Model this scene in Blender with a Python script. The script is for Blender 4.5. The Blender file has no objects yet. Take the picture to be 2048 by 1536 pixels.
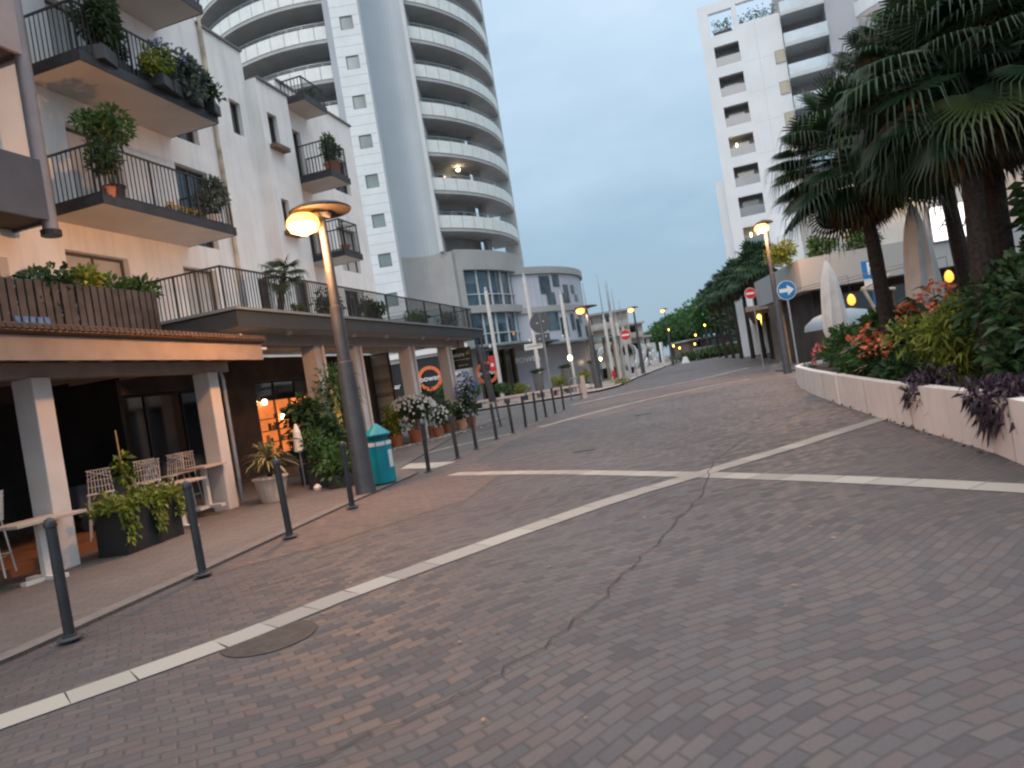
import bpy, bmesh, math, random
from mathutils import Vector, Matrix
random.seed(7)
R = math.radians
S = bpy.context.scene
COL = S.collection

# ------------------------------------------------------------------ camera
cd = bpy.data.cameras.new('camera'); cam = bpy.data.objects.new('camera', cd); COL.objects.link(cam)
cd.lens = 24.6; cd.sensor_width = 36; cd.clip_end = 4000; cd.clip_start = 0.05
roll = R(9.2); c_, s_ = math.cos(roll), math.sin(roll)
rot = Matrix(((c_, s_, 0), (0, 0, -1), (-s_, c_, 0)))          # columns: right, up, back
cam.matrix_world = Matrix.Translation((0, 0, 1.55)) @ (Matrix.Rotation(-math.atan(8/1400), 3, 'X') @ rot).to_4x4()
S.camera = cam
S.render.resolution_x = 1024; S.render.resolution_y = 768
S.view_settings.view_transform = 'Standard'; S.view_settings.look = 'None'
S.view_settings.exposure = 1.0; S.view_settings.gamma = 1.0
S.cycles.filter_width = 2.3

# ------------------------------------------------------------------ sky and sun
SUN_EL, SUN_ROT = 24, 205
w = bpy.data.worlds.new('World'); S.world = w; w.use_nodes = True
nt = w.node_tree; nt.nodes.clear()
def N(t, **k):
    n = nt.nodes.new(t)
    for a, b in k.items(): setattr(n, a, b)
    return n
out = N('ShaderNodeOutputWorld'); sky = N('ShaderNodeTexSky', sky_type='NISHITA', sun_disc=False)
sky.sun_elevation = R(SUN_EL); sky.sun_rotation = R(SUN_ROT); sky.air_density = 1.5; sky.dust_density = 2.5; sky.ozone_density = 2
b1 = N('ShaderNodeBackground'); b1.inputs[1].default_value = 0.05; nt.links.new(sky.outputs[0], b1.inputs[0])
tc = N('ShaderNodeTexCoord'); sx = N('ShaderNodeSeparateXYZ'); nt.links.new(tc.outputs['Generated'], sx.inputs[0])
mp = N('ShaderNodeMapping'); mp.inputs['Scale'].default_value = (1.2, 1.2, 3.2); nt.links.new(tc.outputs['Generated'], mp.inputs[0])
no = N('ShaderNodeTexNoise'); no.inputs['Scale'].default_value = 2.1; no.inputs['Detail'].default_value = 7; no.inputs['Roughness'].default_value = 0.55
nt.links.new(mp.outputs[0], no.inputs['Vector'])
gr = N('ShaderNodeValToRGB'); e = gr.color_ramp.elements                   # overcast dome: dim blue low down, pale overhead
e[0].position = 0.0; e[0].color = (0.21, 0.30, 0.375, 1); e[1].position = 0.9; e[1].color = (1.75, 1.75, 1.75, 1)
x = e.new(0.16); x.color = (0.215, 0.315, 0.415, 1); x = e.new(0.60); x.color = (0.50, 0.585, 0.69, 1); x = e.new(0.42); x.color = (0.36, 0.47, 0.58, 1)
ad = N('ShaderNodeMath', operation='MULTIPLY_ADD'); nt.links.new(no.outputs[0], ad.inputs[0]); ad.inputs[1].default_value = 0.44; nt.links.new(sx.outputs['Z'], ad.inputs[2])
sb = N('ShaderNodeMath', operation='SUBTRACT'); nt.links.new(ad.outputs[0], sb.inputs[0]); sb.inputs[1].default_value = 0.215
nt.links.new(sb.outputs[0], gr.inputs[0])
b2 = N('ShaderNodeBackground'); b2.inputs[1].default_value = 0.86; nt.links.new(gr.outputs[0], b2.inputs[0])
mx = N('ShaderNodeMixShader'); mx.inputs[0].default_value = 0.88
nt.links.new(b1.outputs[0], mx.inputs[1]); nt.links.new(b2.outputs[0], mx.inputs[2]); nt.links.new(mx.outputs[0], out.inputs[0])
sd = bpy.data.lights.new('sun', 'SUN'); sd.energy = 0.5; sd.angle = R(30); sd.color = (1.0, 0.9, 0.86)
so = bpy.data.objects.new('sun', sd); COL.objects.link(so)
sdir = Vector((math.sin(R(SUN_ROT))*math.cos(R(SUN_EL)), math.cos(R(SUN_ROT))*math.cos(R(SUN_EL)), math.sin(R(SUN_EL))))
so.rotation_euler = (-sdir).to_track_quat('-Z', 'Y').to_euler()

# ------------------------------------------------------------------ materials
MAT = {}
def mat(name, col, rough=0.6, var=0.12, scale=3.0, bump=0.0, bscale=40.0, metal=0.0, emit=0.0, ecol=None, spec=0.4, stain=0.0):
    if name in MAT: return MAT[name]
    m = bpy.data.materials.new(name); m.use_nodes = True; t = m.node_tree; p = t.nodes['Principled BSDF']
    p.inputs['Roughness'].default_value = rough; p.inputs['Metallic'].default_value = metal
    p.inputs['Specular IOR Level'].default_value = spec
    tc = t.nodes.new('ShaderNodeTexCoord')
    n = t.nodes.new('ShaderNodeTexNoise'); n.inputs['Scale'].default_value = scale; n.inputs['Detail'].default_value = 6
    t.links.new(tc.outputs['Object'], n.inputs['Vector'])
    r = t.nodes.new('ShaderNodeValToRGB')
    a = [max(0, c*(1-var*1.5)) for c in col]; b = [min(1, c*(1+var)) for c in col]
    r.color_ramp.elements[0].position = 0.3; r.color_ramp.elements[1].position = 0.7
    r.color_ramp.elements[0].color = (*a, 1); r.color_ramp.elements[1].color = (*b, 1)
    t.links.new(n.outputs[0], r.inputs[0]); last = r.outputs[0]
    if stain:                                                # rain streaks: noise stretched downwards
        mpn = t.nodes.new('ShaderNodeMapping'); mpn.inputs['Scale'].default_value = (2.5, 2.5, 0.18)
        t.links.new(tc.outputs['Object'], mpn.inputs[0])
        n2 = t.nodes.new('ShaderNodeTexNoise'); n2.inputs['Scale'].default_value = 2.2; n2.inputs['Detail'].default_value = 5
        t.links.new(mpn.outputs[0], n2.inputs['Vector'])
        r2 = t.nodes.new('ShaderNodeMapRange'); r2.inputs[1].default_value = 0.5; r2.inputs[2].default_value = 0.8; r2.inputs[3].default_value = 0; r2.inputs[4].default_value = stain
        t.links.new(n2.outputs[0], r2.inputs[0])
        mm = t.nodes.new('ShaderNodeMix'); mm.data_type = 'RGBA'
        t.links.new(r2.outputs[0], mm.inputs[0]); t.links.new(last, mm.inputs[6]); mm.inputs[7].default_value = (*[c*0.55 for c in col], 1)
        last = mm.outputs[2]
    t.links.new(last, p.inputs['Base Color'])
    if bump:
        n3 = t.nodes.new('ShaderNodeTexNoise'); n3.inputs['Scale'].default_value = bscale; n3.inputs['Detail'].default_value = 4
        t.links.new(tc.outputs['Object'], n3.inputs['Vector'])
        bp = t.nodes.new('ShaderNodeBump'); bp.inputs['Strength'].default_value = bump; bp.inputs['Distance'].default_value = 0.02
        t.links.new(n3.outputs[0], bp.inputs['Height']); t.links.new(bp.outputs[0], p.inputs['Normal'])
    if emit:
        p.inputs['Emission Color'].default_value = (*(ecol or col), 1); p.inputs['Emission Strength'].default_value = emit
    MAT[name] = m; return m
def leafmat(name, c1, c2, c3=None, rough=0.5):
    if name in MAT: return MAT[name]
    m = bpy.data.materials.new(name); m.use_nodes = True; t = m.node_tree; p = t.nodes['Principled BSDF']
    g = t.nodes.new('ShaderNodeNewGeometry'); r = t.nodes.new('ShaderNodeValToRGB')
    r.color_ramp.elements[0].color = (*c1, 1); r.color_ramp.elements[1].color = (*c2, 1)
    if c3: q = r.color_ramp.elements.new(0.85); q.color = (*c2, 1); r.color_ramp.elements[-1].color = (*c3, 1)
    t.links.new(g.outputs['Random Per Island'], r.inputs[0]); t.links.new(r.outputs[0], p.inputs['Base Color'])
    p.inputs['Roughness'].default_value = rough; p.inputs['Specular IOR Level'].default_value = 0.35
    tr = t.nodes.new('ShaderNodeBsdfTranslucent'); t.links.new(r.outputs[0], tr.inputs[0])
    ms = t.nodes.new('ShaderNodeMixShader'); ms.inputs[0].default_value = 0.22
    o = t.nodes['Material Output']
    t.links.new(p.outputs[0], ms.inputs[1]); t.links.new(tr.outputs[0], ms.inputs[2]); t.links.new(ms.outputs[0], o.inputs[0])
    MAT[name] = m; return m
def glassmat(name, col, rough=0.06, var=0.3, scale=0.4):
    m = mat(name, col, rough, var, scale, spec=0.9); return m
def pavers(name, cols, bw, bh, ang=0.0, wave=0.0, mortar=(0.045, 0.042, 0.042), rough=0.5, bump=0.5, big=0.25):
    """per-brick colours on a warped running bond laid on the ground"""
    m = bpy.data.materials.new(name); m.use_nodes = True; t = m.node_tree; p = t.nodes['Principled BSDF']
    L = t.links.new
    def M(op, a, b=None, c=None):
        n = t.nodes.new('ShaderNodeMath'); n.operation = op
        for i, v in enumerate((a, b, c)):
            if v is None: continue
            if isinstance(v, (int, float)): n.inputs[i].default_value = v
            else: L(v, n.inputs[i])
        return n.outputs[0]
    tc = t.nodes.new('ShaderNodeTexCoord'); mp = t.nodes.new('ShaderNodeMapping'); mp.inputs['Rotation'].default_value = (0, 0, ang)
    L(tc.outputs['Object'], mp.inputs[0])
    dn = t.nodes.new('ShaderNodeTexNoise'); dn.inputs['Scale'].default_value = 1.3; L(mp.outputs[0], dn.inputs['Vector'])
    sp = t.nodes.new('ShaderNodeSeparateXYZ'); L(mp.outputs[0], sp.inputs[0]); X, Y = sp.outputs[0], sp.outputs[1]
    wob = M('MULTIPLY', M('SUBTRACT', dn.outputs[0], 0.5), 0.10)
    if wave:
        Y = M('ADD', Y, M('MULTIPLY', M('SINE', M('MULTIPLY', X, 2.1)), wave))
    Y = M('ADD', Y, wob); X = M('ADD', X, wob)
    yy = M('DIVIDE', Y, bh); row = M('FLOOR', yy); fy = M('FRACT', yy)
    xx = M('ADD', M('DIVIDE', X, bw), M('MULTIPLY', M('MODULO', row, 2.0), 0.5)); cel = M('FLOOR', xx); fx = M('FRACT', xx)
    cb = t.nodes.new('ShaderNodeCombineXYZ'); L(cel, cb.inputs[0]); L(row, cb.inputs[1])
    wn = t.nodes.new('ShaderNodeTexWhiteNoise'); wn.noise_dimensions = '3D'; L(cb.outputs[0], wn.inputs['Vector'])
    rp = t.nodes.new('ShaderNodeValToRGB'); rp.color_ramp.interpolation = 'CONSTANT'
    el = rp.color_ramp.elements; el[0].color = (*cols[0], 1); el[1].position = 1/len(cols); el[1].color = (*cols[1], 1)
    for i in range(2, len(cols)): q = el.new(i/len(cols)); q.color = (*cols[i], 1)
    L(wn.outputs['Value'], rp.inputs[0])
    # grout mask
    def edge(f, wd):
        d = M('MINIMUM', f, M('SUBTRACT', 1.0, f)); r = t.nodes.new('ShaderNodeMapRange'); r.inputs[1].default_value = wd*0.3; r.inputs[2].default_value = wd
        L(d, r.inputs[0]); return r.outputs[0]
    mk = M('MINIMUM', edge(fx, 0.012/bw), edge(fy, 0.012/bh))
    bn = t.nodes.new('ShaderNodeTexNoise'); bn.inputs['Scale'].default_value = big; bn.inputs['Detail'].default_value = 5; L(tc.outputs['Object'], bn.inputs['Vector'])
    fn = t.nodes.new('ShaderNodeTexNoise'); fn.inputs['Scale'].default_value = 60; fn.inputs['Detail'].default_value = 3; L(tc.outputs['Object'], fn.inputs['Vector'])
    mr = t.nodes.new('ShaderNodeMapRange'); mr.inputs[1].default_value = 0.3; mr.inputs[2].default_value = 0.7; mr.inputs[3].default_value = 0.72; mr.inputs[4].default_value = 1.22; L(bn.outputs[0], mr.inputs[0])
    m1 = t.nodes.new('ShaderNodeMix'); m1.data_type = 'RGBA'; L(mk, m1.inputs[0]); m1.inputs[6].default_value = (*mortar, 1); L(rp.outputs[0], m1.inputs[7])
    vs = t.nodes.new('ShaderNodeVectorMath'); vs.operation = 'SCALE'; L(m1.outputs[2], vs.inputs[0])
    fm = t.nodes.new('ShaderNodeMapRange'); fm.inputs[3].default_value = 0.8; fm.inputs[4].default_value = 1.2; L(fn.outputs[0], fm.inputs[0])
    L(M('MULTIPLY', mr.outputs[0], fm.outputs[0]), vs.inputs['Scale']); L(vs.outputs[0], p.inputs['Base Color'])
    ht = M('ADD', M('MULTIPLY', mk, 1.0), M('ADD', M('MULTIPLY', wn.outputs['Value'], 0.35), M('MULTIPLY', fn.outputs[0], 0.3)))
    bp = t.nodes.new('ShaderNodeBump'); bp.inputs['Strength'].default_value = bump; bp.inputs['Distance'].default_value = 0.012
    L(ht, bp.inputs['Height']); L(bp.outputs[0], p.inputs['Normal'])
    rr = t.nodes.new('ShaderNodeMapRange'); rr.inputs[3].default_value = rough-0.12; rr.inputs[4].default_value = rough+0.2; L(wn.outputs['Value'], rr.inputs[0]); L(rr.outputs[0], p.inputs['Roughness'])
    MAT[name] = m; return m

# ------------------------------------------------------------------ mesh helpers
def frame(o, deg):
    """u runs along the street (deg from +Y towards +X), v towards the right of u"""
    a = R(deg); su, cu = math.sin(a), math.cos(a)
    return lambda u, v, z=0: (o[0]+su*u+cu*v, o[1]+cu*u-su*v, z)
XY = lambda x, y, z=0: (x, y, z)
def wpos(o):
    v = Vector((0, 0, 0))
    while o: v = v + o.location; o = o.parent
    return v
class MB:
    def __init__(s): s.v = []; s.f = []; s.closed = True; s.mark = None
    def second(s, m): s.mark = (len(s.f), m); return s
    def add(s, vs, fs):
        k = len(s.v); s.v += [tuple(p) for p in vs]; s.f += [tuple(i+k for i in f) for f in fs]; return s
    def box(s, a, b, fr=XY):
        (x0, y0, z0), (x1, y1, z1) = a, b
        return s.add([fr(x, y, z) for z in (z0, z1) for x, y in ((x0, y0), (x1, y0), (x1, y1), (x0, y1))],
                     [(0, 3, 2, 1), (4, 5, 6, 7), (0, 1, 5, 4), (1, 2, 6, 5), (2, 3, 7, 6), (3, 0, 4, 7)])
    def prism(s, pts, z0, z1, fr=XY):
        n = len(pts)
        return s.add([fr(x, y, z0) for x, y in pts]+[fr(x, y, z1) for x, y in pts],
                     [tuple(range(n))[::-1], tuple(range(n, 2*n))]+[(i, (i+1) % n, n+(i+1) % n, n+i) for i in range(n)])
    def tube(s, p0, p1, r0, r1=None, n=10, caps=True):
        r1 = r0 if r1 is None else r1; p0 = Vector(p0); p1 = Vector(p1); d = (p1-p0).normalized()
        a = d.orthogonal().normalized(); b = d.cross(a); vs = []
        for p, r in ((p0, r0), (p1, r1)):
            for i in range(n):
                t = 2*math.pi*i/n; vs.append(p+a*math.cos(t)*r+b*math.sin(t)*r)
        fs = [(i, (i+1) % n, n+(i+1) % n, n+i) for i in range(n)]
        if caps: fs += [tuple(range(n))[::-1], tuple(range(n, 2*n))]
        return s.add(vs, fs)
    def path(s, pts, r, n=8):
        for a, b in zip(pts, pts[1:]): s.tube(a, b, r, r, n)
        return s
    def lathe(s, prof, c=(0, 0, 0), n=24, axis=None):
        vs = []; 
        for r, z in prof:
            for i in range(n):
                t = 2*math.pi*i/n; vs.append((c[0]+r*math.cos(t), c[1]+r*math.sin(t), c[2]+z))
        fs = [(j*n+i, j*n+(i+1) % n, (j+1)*n+(i+1) % n, (j+1)*n+i) for j in range(len(prof)-1) for i in range(n)]
        fs += [tuple(range(n))[::-1], tuple(range((len(prof)-1)*n, len(prof)*n))]
        return s.add(vs, fs)
    def quad(s, *p): s.closed = False; return s.add(p, [tuple(range(len(p)))])
    def arc(s, c, r0, r1, a0, a1, z0, z1, n=24):
        """ring sector; angle 0 faces -Y, growing towards +X"""
        vs = []
        for i in range(n+1):
            t = R(a0+(a1-a0)*i/n); q = (math.sin(t), -math.cos(t))
            for r, z in ((r0, z0), (r1, z0), (r1, z1), (r0, z1)): vs.append((c[0]+q[0]*r, c[1]+q[1]*r, z))
        fs = []
        for i in range(n):
            k = 4*i
            for a, b in ((0, 1), (1, 2), (2, 3), (3, 0)): fs.append((k+a, k+b, k+4+b, k+4+a))
        fs += [(3, 2, 1, 0), (4*n, 4*n+1, 4*n+2, 4*n+3)]
        return s.add(vs, fs)
    def leaf(s, p, d, l, w, droop=0.3, up=None):
        p = Vector(p); d = Vector(d).normalized(); sd = d.cross(Vector((0, 0, 1)))
        if sd.length < .05: sd = Vector((1, 0, 0))
        sd.normalize()
        if up is not None: sd = (sd*math.cos(up)+sd.cross(d)*math.sin(up)).normalized()
        m = p+d*l*.5; tip = p+d*l-Vector((0, 0, droop*l))
        s.closed = False
        return s.add([p, m+sd*w*.5, tip, m-sd*w*.5], [(0, 1, 2, 3)])
    def build(s, name, m, parent=None, smooth=False, base=None, bevel=0):
        if s.mark: s.closed = False
        if parent: o0 = wpos(parent)
        elif base is not None: o0 = Vector(base)
        else:
            xs = [p[0] for p in s.v]; ys = [p[1] for p in s.v]
            o0 = Vector(((min(xs)+max(xs))/2, (min(ys)+max(ys))/2, min(p[2] for p in s.v)))
        me = bpy.data.meshes.new(name)
        me.from_pydata([(p[0]-o0.x, p[1]-o0.y, p[2]-o0.z) for p in s.v], [], s.f)
        if s.closed:
            bm = bmesh.new(); bm.from_mesh(me); bmesh.ops.recalc_face_normals(bm, faces=bm.faces); bm.to_mesh(me); bm.free()
        if smooth:
            for p in me.polygons: p.use_smooth = True
            try: me.set_sharp_from_angle(angle=R(40))
            except Exception: pass
        o = bpy.data.objects.new(name, me); COL.objects.link(o); me.materials.append(m)
        if s.mark:
            me.materials.append(s.mark[1])
            for p in me.polygons[s.mark[0]:]: p.material_index = 1
        if parent: o.parent = parent
        else: o.location = o0
        if bevel:
            bv = o.modifiers.new('bevel', 'BEVEL'); bv.width = bevel; bv.segments = 2; bv.limit_method = 'ANGLE'
        return o
def tag(o, label=None, cat=None, group=None, kind=None):
    if label: o['label'] = label
    if cat: o['category'] = cat
    if group: o['group'] = group
    if kind: o['kind'] = kind
    return o
def thing(name, label, cat, loc=(0, 0, 0), group=None):
    o = bpy.data.objects.new(name, None); COL.objects.link(o); o.location = loc; o.empty_display_size = 0.3
    return tag(o, label, cat, group)
def copy_tree(o, parent=None):
    c = o.copy(); COL.objects.link(c)
    if parent: c.parent = parent
    for ch in [k for k in COL.objects if k.parent == o]: copy_tree(ch, c)
    return c
def dup(o, loc, rz=0, label=None, scale=None):
    c = copy_tree(o); c.location = loc; c.rotation_euler = (0, 0, rz)
    if scale: c.scale = (scale,)*3
    if label: c['label'] = label
    return c
def text(name, s, size, m, loc, xdir, parent=None, depth=0.01, zdir=(0, 0, 1), bold=0.0, shear=0.0, cond=1.0):
    cu = bpy.data.curves.new(name, 'FONT'); cu.body = s; cu.size = size; cu.extrude = depth; cu.align_x = 'CENTER'; cu.align_y = 'CENTER'; cu.offset = bold; cu.shear = shear
    cu.resolution_u = 3
    t = bpy.data.objects.new(name, cu); COL.objects.link(t)
    dg = bpy.context.evaluated_depsgraph_get(); me = bpy.data.meshes.new_from_object(t.evaluated_get(dg))
    bpy.data.objects.remove(t); bpy.data.curves.remove(cu)
    xd = Vector(xdir).normalized(); zd = Vector(zdir); nd = xd.cross(zd); M = Matrix((xd, zd, nd)).transposed()
    off = Vector(loc)-(wpos(parent) if parent else Vector((0, 0, 0)))
    o = bpy.data.objects.new(name, me)
    for v in me.vertices: v.co.x *= cond
    if parent:
        for v in me.vertices: v.co = M @ v.co+off
    else:
        for v in me.vertices: v.co = M @ v.co
        o.location = loc
    me.materials.clear(); me.materials.append(m); COL.objects.link(o)
    if parent: o.parent = parent
    return o
def holed_wall(mb, fr, u0, u1, z0, z1, v, holes, depth=0.18, swap=False):
    """wall face at v with real openings (u0,u1,z0,z1) and reveals going back by depth"""
    us = sorted({u0, u1, *[h[0] for h in holes], *[h[1] for h in holes]}); zs = sorted({z0, z1, *[h[2] for h in holes], *[h[3] for h in holes]})
    us = [q for q in us if u0 <= q <= u1]; zs = [q for q in zs if z0 <= q <= z1]
    for a, b in zip(us, us[1:]):
        for c, d in zip(zs, zs[1:]):
            mu, mz = (a+b)/2, (c+d)/2
            if any(h[0] < mu < h[1] and h[2] < mz < h[3] for h in holes): continue
            mb.quad(fr(a, v, c), fr(b, v, c), fr(b, v, d), fr(a, v, d))
    for a, b, c, d in holes:
        w = v-depth
        mb.quad(fr(a, v, c), fr(a, w, c), fr(a, w, d), fr(a, v, d)); mb.quad(fr(b, v, c), fr(b, w, c), fr(b, w, d), fr(b, v, d))
        mb.quad(fr(a, v, c), fr(b, v, c), fr(b, w, c), fr(a, w, c)); mb.quad(fr(a, v, d), fr(b, v, d), fr(b, w, d), fr(a, w, d))
    return mb
def rvec(a=1.0): 
    while True:
        v = Vector((random.uniform(-1, 1), random.uniform(-1, 1), random.uniform(-1, 1)))
        if .05 < v.length < 1: return v
def foliage(mb, c, rad, n, size, wid=0.5, droop=0.3, clumps=9, outward=0.7, upb=0.3):
    """leaves gathered in clumps spread through a lumpy volume"""
    c = Vector(c); cl = []
    for i in range(clumps):
        v = rvec(); cl.append((Vector((v.x*rad[0]*.75, v.y*rad[1]*.75, v.z*rad[2]*.75)), random.uniform(.28, .55)))
    for i in range(n):
        q, r = random.choice(cl); v = rvec().normalized()*(random.random()**.4)*r
        p = q+Vector((v.x*rad[0], v.y*rad[1], v.z*rad[2]))
        d = (v.normalized()*outward+rvec()*.7+Vector((0, 0, upb)))
        l = size*random.uniform(.6, 1.3); mb.leaf(c+p, d, l, l*wid, droop*random.uniform(.2, 1.4), random.uniform(-1.4, 1.4))
    return mb
def fan(mb, p, d, r, segs=22, spread=150, droop=0.35, w=0.06, web=.58):
    """palmate leaf: pleated web out to `web` of the radius, then free pointed tips that hang"""
    p = Vector(p); d = Vector(d).normalized(); sd = d.cross(Vector((0, 0, 1)))
    if sd.length < .1: sd = Vector((1, 0, 0))
    sd.normalize(); sd = (sd+rvec()*.25); sd = (sd-d*sd.dot(d)).normalized(); nn = sd.cross(d)
    mb.closed = False; vs = [p]; fs = []; st = 2*spread/segs
    def at(a, q, lift=0):
        a = R(a); return p+(d*math.cos(a)+sd*math.sin(a))*q*(1-.25*abs(a)/math.pi)+nn*lift-Vector((0, 0, droop*.25*q*q/r))
    for i in range(segs+1): vs.append(at(-spread+st*i, r*web, .0))
    for i in range(segs):
        a = -spread+st*(i+.5); l = r*random.uniform(.86, 1.06); k = len(vs)
        m = at(a, r*web*1.02, r*.045); t = at(a, l*.84); e = at(a, l)-Vector((0, 0, droop*l*random.uniform(.5, 1.1)))
        wv = (vs[i+2]-vs[i+1])*.22
        vs += [m, t-wv, t+wv, e]; fs += [(0, i+1, k), (0, k, i+2), (i+1, k+1, k), (k, k+1, k+2), (k, k+2, i+2), (k+1, k+3, k+2)]
    mb.add(vs, fs)

# colours
WHITE = mat('white_render', (0.79, 0.785, 0.765), .85, .05, 1.2, .15, 60, stain=.35)
WHITE2 = mat('grey_render', (0.50, 0.48, 0.45), .85, .06, 1.0, .15, 60, stain=.2)
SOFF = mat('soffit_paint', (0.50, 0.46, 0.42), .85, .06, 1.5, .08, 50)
COLUMN = mat('column_paint', (0.58, 0.55, 0.53), .75, .06, 2.5, .1, 50, stain=.25)
DARK = mat('dark_metal', (0.035, 0.038, 0.043), .5, .2, 5, metal=.3)
POLEG = mat('pole_grey', (0.075, 0.08, 0.09), .5, .15, 4, metal=.4)
FASC = mat('fascia_metal', (0.032, 0.042, 0.052), .5, .12, 2, metal=.3)
EDGE = mat('gutter_metal', (0.16, 0.20, 0.23), .4, .08, 2, metal=.4)
BROWN = mat('brown_wood', (0.17, 0.105, 0.07), .65, .2, 4, .1)
FWOOD = mat('cream_board', (0.25, 0.205, 0.175), .65, .10, 3, .08)
TILE = mat('roof_tile', (0.065, 0.045, 0.04), .8, .25, 6, .3, 20)
GLASSD = glassmat('dark_glass', (0.012, 0.016, 0.02), .05)
BLACK = mat('black_paint', (0.012, 0.012, 0.012), .5, .2, 5)
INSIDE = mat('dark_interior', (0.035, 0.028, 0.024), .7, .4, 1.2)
CONC = mat('concrete', (0.36, 0.34, 0.31), .8, .12, 3, .2, 50)
STONE = mat('white_stone', (0.40, 0.365, 0.33), .8, .22, 3, .25, 60)
PINKST = mat('pink_stone', (0.50, 0.38, 0.33), .75, .1, 4, .2, 60)
TERRA = mat('terracotta', (0.34, 0.13, 0.07), .8, .15, 8)
SOIL = mat('soil', (0.03, 0.022, 0.016), .95, .3, 20, .3)
BARK = mat('bark', (0.075, 0.055, 0.042), .95, .35, 14, .8, 30)
CORK = mat('palm_trunk', (0.034, 0.027, 0.023), .95, .4, 18, .9, 35)
L_DK = leafmat('leaf_dark', (0.012, 0.034, 0.012), (0.042, 0.09, 0.03))
L_MD = leafmat('leaf_mid', (0.022, 0.06, 0.018), (0.07, 0.15, 0.035))
L_YG = leafmat('leaf_yellow_green', (0.07, 0.11, 0.015), (0.22, 0.27, 0.035), (0.38, 0.33, 0.05))
L_PU = leafmat('leaf_purple', (0.016, 0.010, 0.018), (0.06, 0.032, 0.055))
L_GY = leafmat('leaf_grey', (0.06, 0.09, 0.07), (0.16, 0.2, 0.16))
L_PALM = leafmat('leaf_palm', (0.008, 0.024, 0.012), (0.026, 0.060, 0.024), (0.07, 0.085, 0.02), .45)
L_DEAD = leafmat('leaf_dead', (0.035, 0.022, 0.012), (0.11, 0.065, 0.03))
L_APALM = leafmat('leaf_avenue_palm', (0.010, 0.032, 0.014), (0.036, 0.085, 0.032))
L_PINE = leafmat('leaf_pine', (0.016, 0.062, 0.018), (0.06, 0.155, 0.04))
L_TAN = leafmat('leaf_straw', (0.14, 0.13, 0.05), (0.40, 0.36, 0.18))
F_WH = leafmat('petal_white', (0.6, 0.6, 0.56), (0.85, 0.85, 0.8)); F_OR = leafmat('petal_orange', (0.72, 0.16, 0.08), (0.85, 0.34, 0.20))
F_PI = leafmat('petal_pink', (0.6, 0.08, 0.09), (0.75, 0.2, 0.2)); F_BL = leafmat('petal_blue', (0.10, 0.12, 0.35), (0.25, 0.28, 0.6)); F_YE = leafmat('petal_yellow', (0.6, 0.4, 0.04), (0.8, 0.6, 0.1))
WHM = mat('white_metal', (0.6, 0.58, 0.55), .45, .06, 4)
GREYM = mat('grey_metal', (0.32, 0.34, 0.36), .4, .1, 4, metal=.5)
TEAL = mat('teal_plastic', (0.0, 0.22, 0.28), .4, .12, 4)
LABELW = mat('white_sticker', (0.62, 0.66, 0.66), .5, .08, 20)
SIGNRED = mat('sign_red', (0.50, 0.03, 0.035), .4, .06, 6); SIGNBLUE = mat('sign_blue', (0.02, 0.17, 0.42), .4, .06, 6); SIGNW = mat('sign_white', (0.72, 0.72, 0.70), .4, .04, 6)
LAMP_ON = mat('lamp_sodium', (1, .6, .25), .5, 0, 1, emit=2.6, ecol=(1, .36, .06)); LAMP_W = mat('lamp_warm', (1, .8, .5), .5, 0, 1, emit=14, ecol=(1, .72, .40)); LAMP_Y = mat('lamp_yellow', (1, .7, .2), .5, 0, 1, emit=4, ecol=(1, .62, .08))

# ------------------------------------------------------------------ ground
F = frame((-3.05, 23.8), 15.5)        # arcade and flats on the left
F1 = frame((-6.08, 9.25), 10.86)      # cafe porch in front of them
ROAD = pavers('brick_road', [(0.0795, 0.0675, 0.0692), (0.0865, 0.0721, 0.0723), (0.0724, 0.0636, 0.0684), (0.088, 0.0675, 0.0669), (0.0795, 0.0706, 0.0731), (0.0935, 0.0784, 0.0755), (0.0763, 0.0605, 0.0638), (0.074, 0.0667, 0.0708), (0.0646, 0.0569, 0.0614)], .165, .088, R(-28), .11, (0.056, 0.050, 0.050), .68, .35)
PAVE = pavers('pink_pavers', [(0.123, 0.099, 0.091), (0.117, 0.097, 0.091), (0.129, 0.105, 0.095), (0.114, 0.095, 0.089)], .21, .105, R(-15), 0, (0.090, 0.075, 0.069), .75, .2)
REDP = pavers('red_pavers', [(0.117, 0.083, 0.073), (0.108, 0.079, 0.072), (0.123, 0.089, 0.077), (0.102, 0.077, 0.072)], .21, .105, R(35), 0, (0.075, 0.057, 0.053), .7, .25)
ASPH = mat('asphalt', (0.081, 0.079, 0.081), .85, .14, .8, .4, 90)
FORE = pavers('forecourt_slabs', [(0.252, 0.217, 0.196), (0.238, 0.210, 0.189), (0.266, 0.224, 0.196)], .6, .4, R(-15), 0, (0.175, 0.147, 0.133), .7, .15)
def sheet(name, pts, z, m, fr=XY):
    b = MB(); b.quad(*[fr(x, y, z) for x, y in pts]); o = b.build(name, m, base=(0, 0, 0)); return tag(o, kind='structure')
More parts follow.
